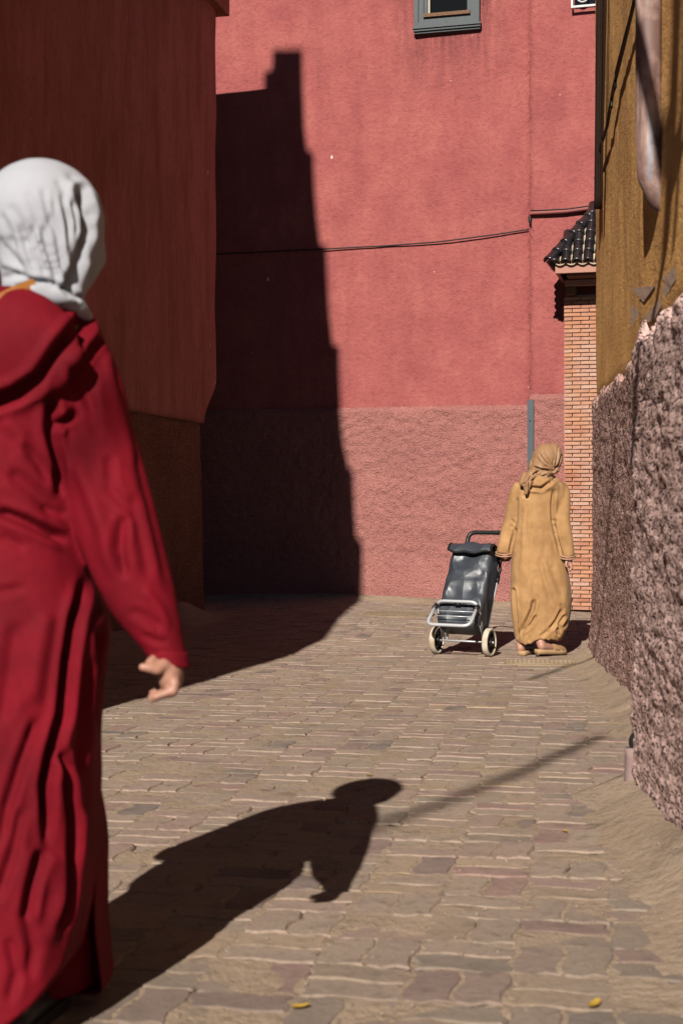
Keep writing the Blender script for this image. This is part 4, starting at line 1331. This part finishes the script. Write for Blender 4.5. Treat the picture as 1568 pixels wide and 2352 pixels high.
# body
mb = MB()
hc = D(1258, 1054, YT + 0.03)
wl, wr_ = D(1160, 1278, YT + 0.02), D(1303, 1284, YT - 0.10)
fl = lambda u, v, Y: np.array((D(u, v, Y)[0], Y, zg(D(u, v, Y)[0], Y)))
hL, tL = fl(1195, 1500, YT - 0.06), fl(1222, 1500, YT + 0.13)
hR, tR = fl(1240, 1500, YT - 0.14), fl(1290, 1500, YT + 0.02)
body(mb, D(1240, 1290, YT), D(1244, 1092, YT), hc, (0.072, 0.088, 0.10), (0.85, 0.5), (D(1198, 1120, YT), D(1284, 1120, YT)), (D(1176, 1195, YT + 0.05), D(1289, 1195, YT - 0.08)), (wl, wr_),
     (hL + np.array((0, 0.03, 0.09)), hR + np.array((0, 0.02, 0.12))), (D(1215, 1390, YT + 0.06), D(1262, 1390, YT + 0.04)),
     ((hL + np.array((0, 0.01, 0.055)), tL + np.array((-0.01, -0.06, 0.045))), (hR + np.array((0.01, 0.0, 0.075)), tR + np.array((-0.03, -0.04, 0.05)))))
# right hand, relaxed and curled
pm = D(1306, 1294, YT - 0.10)
mb.chain([wr_, pm], [0.023, 0.024]); mb.ell(pm, (0.024, 0.036, 0.032))
for q, dy in enumerate((-0.030, -0.010, 0.011, 0.030)):
    y0 = YT - 0.10 + dy
    dv = (0, 1.2, 0.6, -1.0)[q]
    finger(mb, [D(1311, 1298 + dv, y0), D(1312, 1304 + dv, y0), D(1308, 1309 + dv, y0 - 0.004), D(1304, 1311 + dv, y0 - 0.006)], [0.0100, 0.0095, 0.0088, 0.0076])
finger(mb, [D(1301, 1288, YT - 0.13), D(1298, 1296, YT - 0.14), D(1302, 1303, YT - 0.145)], [0.012, 0.0105, 0.0085])
# left hand gripping the trolley bar
HB = D(1150, 1243, 10.86)
pm = wl + np.array((0.002, 0.05, 0.0))
mb.chain([wl, pm], [0.023, 0.024]); mb.ell(pm, (0.030, 0.036, 0.024))
gx_, gz_ = np.array((0.92, -0.38, 0)), np.array((0, 0, 1.0))
for q in range(4):
    o_ = pm + np.array((-0.03 + 0.019 * q, 0.028, 0.002))
    finger(mb, [o_, o_ + np.array((0.004, 0.028, -0.006)), o_ + np.array((0.004, 0.034, -0.030)), o_ + np.array((0.002, 0.012, -0.038))], [0.0100, 0.0095, 0.0088, 0.0078])
finger(mb, [pm + np.array((0.028, 0.0, 0)), pm + np.array((0.042, 0.018, -0.012)), pm + np.array((0.034, 0.034, -0.030))], [0.012, 0.0105, 0.0085])
V, Fc, E = remesh(mb, 0.006, 2, 0.4)
mesh_obj('body', V, Fc, M['skin'], tan)
# headscarf with knotted tail
mb = MB()
mb.ell(D(1253, 1056, YT + 0.01), (0.108, 0.118, 0.122))
mb.ell(D(1243, 1074, YT), (0.10, 0.108, 0.10))
mb.ell(D(1240, 1094, YT - 0.005), (0.098, 0.105, 0.055), np.array(((0.96, 0, 0.28), (0, 1, 0), (-0.28, 0, 0.96))))
mb.ell(D(1268, 1050, YT + 0.02), (0.075, 0.105, 0.105))
mb.chain([D(1222, 1086, YT - 0.10), D(1210, 1110, YT - 0.135), D(1207, 1134, YT - 0.145)], [0.035, 0.036, 0.012])
mb.chain([D(1205, 1092, YT - 0.08), D(1198, 1110, YT - 0.12)], [0.03, 0.024])
mb.chain([D(1220, 1095, YT - 0.105), D(1255, 1088, YT - 0.095), D(1280, 1080, YT - 0.03)], [0.022, 0.022, 0.016])
V, Fc, E = remesh(mb, 0.005, 8, 0.5)
c6 = lambda a: [((1200 + x / 6.272) / 1.0631, (1050 + y / 6.272) / 1.0631) for x, y in a]
st = [
    (c6([(780, 320), (850, 440), (930, 560)]), 1.8, -0.010), (c6([(720, 360), (800, 470), (900, 570)]), 1.8, -0.011), (c6([(680, 430), (760, 510), (880, 580)]), 1.8, -0.010),
    (c6([(1010, 270), (1005, 400), (960, 600)]), 1.6, -0.012, 1), (c6([(1070, 380), (1030, 500), (970, 610)]), 1.8, -0.014, 1), (c6([(940, 450), (930, 540), (945, 600)]), 1.5, -0.008),
    (c6([(660, 570), (740, 600), (850, 610), (940, 630)]), 2.2, -0.022, 1), (c6([(620, 690), (700, 640), (800, 610)]), 2.2, -0.016), (c6([(590, 780), (650, 760), (760, 720), (860, 680)]), 2.0, -0.016),
    (c6([(470, 850), (560, 760), (610, 680)]), 2.0, -0.014), (c6([(590, 640), (600, 560), (620, 450)]), 2.5, -0.008), (c6([(760, 540), (860, 570), (920, 610)]), 1.8, -0.012),
    (c6([(640, 680), (700, 690), (760, 700)]), 1.8, -0.010), (c6([(580, 700), (570, 850), (570, 980)]), 1.6, -0.014),
]
V = sculpt(V, Fc, st)
V = laplace(V, E, 1, 0.3)
mesh_obj('headscarf', V, Fc, M['tan_scarf'], tan)
# clogs: thick soles with a band over the toes
def clog(heel, toe, lift):
    heel, toe = np.array(heel), np.array(toe)
    d = toe - heel; L = np.linalg.norm(d[:2]) ; d = np.array((d[0], d[1], 0)) / L
    side = np.array((d[1], -d[0], 0))
    z0 = min(heel[2], toe[2]) + 0.004
    rs, prof = [], []
    for t, wk in ((0, 0.5), (0.05, 0.75), (0.2, 0.9), (0.45, 0.88), (0.72, 1.08), (0.9, 0.9), (0.97, 0.6), (1.0, 0.3)):
        c = heel + d * L * t; c[2] = z0 + lift * (1 - t) ** 1.2
        w_ = 0.040 * wk
        rs.append(np.array([c + side * w_, c + side * (w_ + 0.004) + (0, 0, 0.018), c + side * w_ + (0, 0, 0.034), c - side * w_ + (0, 0, 0.034), c - side * (w_ + 0.004) + (0, 0, 0.018), c - side * w_]))
        prof.append((t, c, w_))
    b = MB(); b.loft(rs); o = b.build('shoe', M['sole'], tan)
    rg = []
    for t, wk, hk in ((0.50, 0.9, 0.95), (0.53, 0.95, 1.05), (0.66, 1.05, 0.95), (0.8, 1.02, 0.72), (0.92, 0.85, 0.5), (0.99, 0.5, 0.3)):
        c = heel + d * L * t; c[2] = z0 + lift * (1 - t) ** 1.2 + 0.028
        rg.append(np.array([c + side * 0.041 * wk * math.cos(a) + np.array((0, 0, 0.058 * hk * math.sin(a))) for a in np.linspace(0, np.pi, 11)]))
    b = MB(); b.loft(rg); b.build('toe_band', M['shoe'], o)
clog(hL - np.array((0, 0.03, 0)), tL + np.array((0.0, 0.02, 0)), 0.0)
clog(hR - np.array((0.03, 0.02, 0)), tR + np.array((0.02, 0.0, 0)), 0.02)

# ------------------------------------------------------------------ shopping trolley
m = NM('slate vinyl')
cr = m.noise(7, 5, 0.6, None, 0.8)
M['vinyl'] = m.out(m.mix(m.noise(30, 3), (0.032, 0.038, 0.050), (0.042, 0.048, 0.06)), m.ramp(cr, [(0.35, 0.38), (0.65, 0.52)]), m.bump(m.voro(8.0, m.map((1, 1, 0.6))), 0.45, 0.05, m.bump(m.noise(400, 2), 0.15, 0.002)), spec=0.6)
m = NM('grey tube'); M['tube'] = m.out((0.62, 0.63, 0.65), 0.4, metal=0.35)
m = NM('black plastic'); M['blackp'] = m.out((0.012, 0.012, 0.013), 0.45)
m = NM('dirty white rubber'); M['tyre'] = m.out(m.mix(m.ramp(m.noise(18, 4), [(0.4, 0), (0.7, 1)]), (0.62, 0.55, 0.44), (0.45, 0.33, 0.2)), 0.8)
TC = np.array(((1062 - CXD) / FD * 10.42, 10.42, 0)); TC[2] = zg(TC[0], TC[1]) + 0.002
a_ = math.radians(27)
FW = np.array((math.sin(a_), math.cos(a_), 0)); SD = np.array((math.cos(a_), -math.sin(a_), 0)); UP = np.array((0, 0, 1.0))
trol = thing('shopping_trolley', 'dark slate two-wheeled shopping trolley with white tyres and grey frame', 'trolley', TC)
lean = math.radians(30)
AX = math.sin(lean) * FW + math.cos(lean) * UP          # along the frame
OUT = -math.cos(lean) * FW + math.sin(lean) * UP        # from frame towards the camera side
RW = 0.102
ax0 = TC + UP * RW
def tp(s, a, o):                                        # side, along frame, outward
    return ax0 + SD * s + AX * a + OUT * o
# wheels
for sgn in (-1, 1):
    c = ax0 + SD * sgn * 0.205
    def wp(r, ang_, x): return c + SD * x + r * (math.cos(ang_) * FW + math.sin(ang_) * UP)
    b = MB()
    prof_ = [(0.102, -0.016), (0.102, 0.016), (0.096, 0.021), (0.084, 0.021), (0.082, 0.016), (0.082, -0.016), (0.084, -0.021), (0.096, -0.021)]
    rg = [np.array([wp(r, q, x) for r, x in prof_]) for q in np.linspace(0, 2 * np.pi, 40, endpoint=False)]
    b.loft(rg, closed=True); wh = b.build('wheel', M['tyre'], trol)
    b = MB()
    rg = [np.array([wp(r, q, x) for r, x in ((0.083, -0.014), (0.083, 0.014), (0.074, 0.014), (0.074, -0.014))]) for q in np.linspace(0, 2 * np.pi, 40, endpoint=False)]
    b.loft(rg, closed=True)
    rg = [np.array([wp(r, q, x) for r, x in ((0.022, -0.024), (0.022, 0.024), (0.004, 0.027), (0.004, -0.027))]) for q in np.linspace(0, 2 * np.pi, 20, endpoint=False)]
    b.loft(rg, closed=True)
    b.build('rim', M['blackp'], wh)
    for k in range(5):
        q = k * 2 * np.pi / 5 + 0.5
        b = MB(); n1 = 0.010
        rg = []
        for r, hw in ((0.018, 0.010), (0.05, 0.008), (0.078, 0.013)):
            p = wp(r, q, 0); tdir = -math.sin(q) * FW + math.cos(q) * UP
            rg.append(np.array([p + tdir * hw + SD * n1, p - tdir * hw + SD * n1, p - tdir * hw - SD * n1, p + tdir * hw - SD * n1]))
        b.loft(rg); b.build('spoke', M['blackp'], wh, smooth=False)
    b = MB(); b.ell(c + SD * sgn * 0.028, (0.009, 0.009, 0.009), n=8, m=6); b.build('axle_cap', M['tube'], wh)
def rpath(pts, r=0.03, n=5):
    """polyline with rounded corners"""
    pts = [np.array(p) for p in pts]; out = [pts[0]]
    for k in range(1, len(pts) - 1):
        a, b_, c = pts[k - 1], pts[k], pts[k + 1]
        d0 = (a - b_) / np.linalg.norm(a - b_); d1 = (c - b_) / np.linalg.norm(c - b_)
        for t in np.linspace(0, 1, n):
            out.append((1 - t) ** 2 * (b_ + d0 * r) + 2 * t * (1 - t) * b_ + t * t * (b_ + d1 * r))
    out.append(pts[-1]); return out
b = MB(); b.tube([ax0 - SD * 0.195, ax0 + SD * 0.195], 0.006, 8); b.build('axle', M['tube'], trol)
# main frame: two uprights and a bar
HL = 0.925
b = MB()
b.tube([tp(-0.15, 0.02, -0.045), tp(-0.15, HL - 0.10, -0.045)], 0.0105, 10)
b.tube([tp(0.15, 0.02, -0.045), tp(0.15, HL - 0.10, -0.045)], 0.0105, 10)
b.build('upright_frame', M['tube'], trol)
b = MB()
b.tube(rpath([tp(-0.15, HL - 0.13, -0.045), tp(-0.15, HL, -0.045), tp(0.15, HL, -0.045), tp(0.15, HL - 0.13, -0.045)], 0.055, 7), 0.0165, 12)
b.build('handle', M['blackp'], trol)
for s in (-0.15, 0.15):
    b = MB(); b.tube([tp(s, 0.50, -0.045), tp(s, 0.56, -0.045)], 0.019, 10); b.build('clamp', M['blackp'], trol)
# folding foot loop, top rail and struts
b = MB()
Lf = [tp(-0.165, 0.15, 0.24), tp(-0.175, 0.045, 0.315), tp(-0.16, 0.01, 0.335), tp(0.16, 0.01, 0.335), tp(0.175, 0.045, 0.315), tp(0.165, 0.15, 0.24)]
b.tube(rpath([tp(-0.16, 0.17, 0.235), tp(-0.165, -0.02, 0.31), tp(0.165, -0.02, 0.31), tp(0.16, 0.17, 0.235)], 0.055, 7), 0.0125, 12)
b.build('foot_loop', M['tube'], trol)
b = MB()
b.tube(rpath([tp(-0.155, 0.03, 0.0), tp(-0.16, 0.20, 0.245), tp(0.16, 0.20, 0.245), tp(0.155, 0.03, 0.0)], 0.06, 7), 0.0115, 12)
b.build('shelf_rail', M['tube'], trol)
for s in (-0.16, 0.16):
    b = MB(); b.tube([tp(s, 0.175, 0.225), tp(s, 0.135, 0.255)], 0.018, 10); b.build('hinge', M['blackp'], trol)
    b = MB(); b.tube([tp(s * 0.92, 0.15, 0.22), tp(s * 1.0, 0.01, 0.01)], 0.004, 6); b.build('strut', M['tube'], trol)
for a in (0.075, 0.115):
    b = MB(); b.tube([tp(-0.15, a + 0.01, 0.236), tp(0.15, a + 0.01, 0.236)], 0.0035, 6); b.build('wire', M['tube'], trol)
# bag: soft box
def bagbox(w0, w1, d0, d1, a0, a1, n=26, m_=34):
    rg = []
    t = np.linspace(0, 2 * np.pi, n * 4, endpoint=False)
    for k, q in enumerate(np.linspace(0, 1, m_)):
        w_ = w0 + (w1 - w0) * q; dd = d0 + (d1 - d0) * q
        e = min(1, 0.86 + 1.4 * q, 0.90 + 2.0 * (1 - q))
        c, s = np.cos(t), np.sin(t)
        kx = np.sign(c) * np.abs(c) ** 0.28; ky = np.sign(s) * np.abs(s) ** 0.28
        P = np.array([tp(x * w_ / 2 * e, a0 + (a1 - a0) * q, -0.02 + dd / 2 + y * dd / 2 * e) for x, y in zip(kx, ky)])
        rg.append(P)
    return rg
b = MB(); b.loft(bagbox(0.345, 0.315, 0.21, 0.20, 0.055, 0.70))
V, Fc = b.arrays()
cn = tp(0, 0.36, 0.09)
Nb = V - cn; Nb /= np.linalg.norm(Nb, axis=1)[:, None]
cr1 = np.abs(fbm(V * 5.0 + 2.0, 3)); cr2 = np.abs(fbm(V * 9.0 + 7.0, 2))
V = V + (np.outer(0.028 * (0.25 - cr1) + 0.010 * (0.2 - cr2), OUT))
mesh_obj('bag', V, Fc, M['vinyl'], trol)
# flap lid with black piping
b = MB()
gs = np.linspace(-1, 1, 22); rg = []
def lid(s, t):
    # t 0 = at frame, 1 = over the front edge
    a = 0.725 + 0.012 * math.cos(s * 2) - 0.02 * t - (0.10 * max(0, t - 0.72) / 0.28 * (1 - 0.35 * abs(s) ** 2)) + 0.006 * math.sin(7 * s + 3 * t)
    o = -0.03 + 0.235 * min(t, 0.80) / 0.80 + 0.022 * max(0, t - 0.72) / 0.28
    return tp(0.166 * s, a, o)
top = np.array([[lid(s, t) for s in gs] for t in np.linspace(0, 1, 14)])
nv = top.shape[0] * top.shape[1]
lo = top - AX * 0.012 - OUT * 0.004
V = np.concatenate([top.reshape(-1, 3), lo.reshape(-1, 3)])
ix = np.arange(nv).reshape(top.shape[:2]); Fq = []
for i in range(13):
    for j in range(21):
        Fq.append((ix[i, j], ix[i, j + 1], ix[i + 1, j + 1], ix[i + 1, j])); Fq.append((nv + ix[i, j], nv + ix[i + 1, j], nv + ix[i + 1, j + 1], nv + ix[i, j + 1]))
bd = np.concatenate([ix[0, :], ix[1:, -1], ix[-1, -2::-1], ix[-2:0:-1, 0]])
for k in range(len(bd)):
    Fq.append((bd[k], nv + bd[k], nv + bd[(k + 1) % len(bd)], bd[(k + 1) % len(bd)]))
lidp = mesh_obj('lid', V, Fq, M['vinyl'], trol)
b = MB(); P = np.concatenate([top[:, 0], top[-1, 1:], top[-2::-1, -1]]); b.tube(P - AX * 0.006, 0.0095, 8); b.build('piping', M['blackp'], lidp)
b = MB(); b.tube([tp(-0.02, 0.19, 0.225), tp(0.02, 0.19, 0.225)], 0.014, 10); b.build('snap_tab', M['blackp'], trol)
b = MB(); b.box(tp(0.16, 0.13, -0.075), (0.03, 0.06, 0.035), rotz(-a_)); b.build('stand_peg', M['blackp'], trol)
b = MB()
b.tube([tp(0.158, 0.70, 0.15), tp(0.162, 0.69, 0.03), tp(0.166, 0.60, -0.03), tp(0.152, 0.53, -0.04)], 0.012, 8); b.build('side_strap', M['blackp'], trol)

# ------------------------------------------------------------------ covers, leaves, litter, overhead cables
m = NM('dusty iron')
M['iron'] = m.out(m.mix(m.ramp(m.noise(8, 4), [(0.35, 0), (0.65, 1)]), (0.27, 0.19, 0.115), (0.36, 0.265, 0.17)), 0.85, m.bump(m.noise(60, 3), 0.4, 0.004))
cx_, cy_ = (915 - CXD) / FD * 13.15, 13.15
cz_ = zg(cx_, cy_) + 0.001
mh = thing('manhole_cover', 'round dusty manhole cover with a lattice pattern set in the paving', 'manhole', (cx_, cy_, cz_))
b = MB(); rg = [np.array([(cx_ + r * math.cos(q), cy_ + r * math.sin(q), cz_ + z) for q in np.linspace(0, 2 * np.pi, 48, endpoint=False)]) for r, z in ((0.33, -0.02), (0.33, 0.008), (0.30, 0.010), (0.295, 0.004), (0.01, 0.004))]
b.loft(rg); b.build('lid', M['iron'], mh, smooth=False)
b = MB()
for k in range(-7, 8):
    o_ = k * 0.038; hl_ = math.sqrt(0.285 ** 2 - o_ ** 2)
    for q in (0.7854, -0.7854):
        R = rotz(q)
        b.box(np.array((cx_, cy_, cz_ + (0.007 if q > 0 else 0.0062))) + R @ np.array((0, o_, 0)), (2 * hl_, 0.009, 0.006), R)
b.build('raised_lattice', M['iron'], mh, smooth=False)
ux, uy = (1240 - CXD) / FD * 9.9, 9.9
uz = zg(ux, uy) + 0.006
uc = thing('drain_cover', 'rectangular dusty drain cover with a fine grid, beside the tan robe', 'drain cover', (ux, uy, uz))
b = MB(); R = rotz(-0.13)
b.box((ux, uy, uz - 0.004), (0.50, 0.30, 0.014), R); b.build('plate', M['iron'], uc, smooth=False)
b = MB()
for k in range(-7, 8):
    b.box(np.array((ux, uy, uz + 0.005)) + R @ np.array((k * 0.031, 0, 0)), (0.007, 0.25, 0.005), R)
for k in range(-4, 5):
    b.box(np.array((ux, uy, uz + 0.0045)) + R @ np.array((0, k * 0.029, 0)), (0.46, 0.006, 0.005), R)
b.build('raised_grid', M['iron'], uc, smooth=False)

m = NM('yellow leaf'); M['leaf'] = m.out(m.mix(m.noise(60, 3), (0.55, 0.36, 0.05), (0.36, 0.2, 0.03)), 0.7)
def g_at(u, v):
    y = 6.0
    for _ in range(30):
        x = (u - CXD) / FD * y
        y = FD * (H - zg(x, y)) / (v - HD)
    return (u - CXD) / FD * y, y
for u_, v_, s_, rz, lb in ((690, 2322, 0.019, 0.3, 'curled yellow leaf on the grey pavers by the robed shadow'), (1365, 2313, 0.022, 1.0, 'yellow brown leaf on the pavers near the swept sand'), (1296, 1912, 0.012, 2.0, 'tiny yellow leaf scrap on the pavers left of the drain boot'), (848, 1782, 0.014, 0.7, 'small brown leaf crumb just beyond the head of the person shadow')):
    x, y = g_at(u_, v_)
    z = max(zg(x, y), float(base_z(np.array(x), np.array(y)))) + 0.004
    R = rotz(rz); V = []; Fq = []
    for i, t in enumerate(np.linspace(-1, 1, 9)):
        wd_ = 0.42 * math.sqrt(max(0, 1 - t * t)) * (1 - 0.2 * t) + 0.02
        for j, q in enumerate((-1, 0, 1)):
            V.append(np.array((x, y, z)) + R @ (s_ * np.array((t, q * wd_, 0.30 * abs(q) * wd_ * 1.6 + 0.30 * t * t * (1 if t > 0 else 0.4)))))
    V = np.array(V); n_ = len(V); V = np.concatenate([V, V - np.array((0, 0, 0.0012))])
    for i in range(8):
        for j in range(2):
            a = i * 3 + j
            Fq += [(a, a + 1, a + 4, a + 3), (n_ + a, n_ + a + 3, n_ + a + 4, n_ + a + 1)]
    tag(mesh_obj('leaf', V, Fq, M['leaf'], None, loc=(x, y, z)), lb, 'leaf', None)

# small stones and crumbs
m = NM('grit'); M['grit'] = m.out(m.mix(m.noise(30, 2), (0.42, 0.32, 0.22), (0.2, 0.15, 0.12)), 0.95)
b = MB()
for k in range(900):
    y = 2.3 + 9.5 * rng.random() ** 1.5
    if rng.random() < 0.55:
        x = (xw_near(y) if y < 5.1 else xw_far(y)) - 0.08 - abs(rng.normal(0, 0.28))
    else:
        x = rng.uniform(-2.0, 1.4)
    z = zg(x, y); s_ = 0.0015 + 0.004 * rng.random() ** 3
    b.ell((x, y, z + s_ * 0.3), (s_ * rng.uniform(0.8, 1.6), s_ * rng.uniform(0.8, 1.4), s_ * 0.7), rotz(rng.random() * 6), n=6, m=4)
gt = b.build('grit', M['grit']); gt['kind'] = 'stuff'; tag(gt, 'loose grit and small stones scattered on the paving', 'grit')

# cables hung over the street behind the camera; only their shadows reach the picture
def overhead(name, pts, t_, rad, label):
    P = np.array([np.array(p) - SV * tt_ for p, tt_ in zip(pts, t_)])
    s_ = np.linspace(0, len(P) - 1, 40)
    Pi = np.stack([np.interp(s_, range(len(P)), P[:, k]) for k in range(3)], 1)
    b = MB(); b.tube(Pi, rad, 8)
    tag(b.build(name, M['cable'], None, loc=P[0]), label, 'cable')
gp = lambda u, v: np.array((*g_at(u, v), zg(*g_at(u, v))))
overhead('overhead_cable', [gp(760, 1935), gp(1000, 1850), gp(1200, 1770), gp(1380, 1690)], [13.5, 12.0, 10.8, 10.0], 0.028, 'thick bundled cable hung across the street')
overhead('overhead_cable', [gp(1215, 1560), gp(1300, 1530), gp(1372, 1505), on_far(1388, 1400), on_far(1403, 1180), on_far(1420, 1000)], [7.5, 7.2, 7.0, 6.9, 6.8, 6.6], 0.016, 'black cable hung along the street above the ochre house')
overhead('overhead_cable', [on_near(1448, 1180), on_near(1465, 900), on_near(1490, 770), on_near(1512, 650), on_near(1526, 560), on_near(1540, 300), on_near(1552, 0), on_near(1556, -200)], [2.9, 2.8, 2.7, 2.7, 2.7, 2.7, 2.7, 2.7], 0.021, 'sagging cable looped from the ochre house eaves')
overhead('overhead_cable', [on_near(1545, 560), on_near(1560, 300), on_near(1572, 0), on_near(1578, -200)], [2.4, 2.4, 2.4, 2.4], 0.009, 'thin cable dropping past the ochre house eaves')
overhead('overhead_cable', [on_near(1440, 100, 0.07), on_near(1470, 92, 0.07), on_near(1500, 92, 0.07), on_near(1545, 110, 0.07)], [2.2, 2.2, 2.2, 2.2], 0.026, 'short thick unseen cable added to shade the downpipe')  # loose length of cable, added to throw the dark band on the pipe
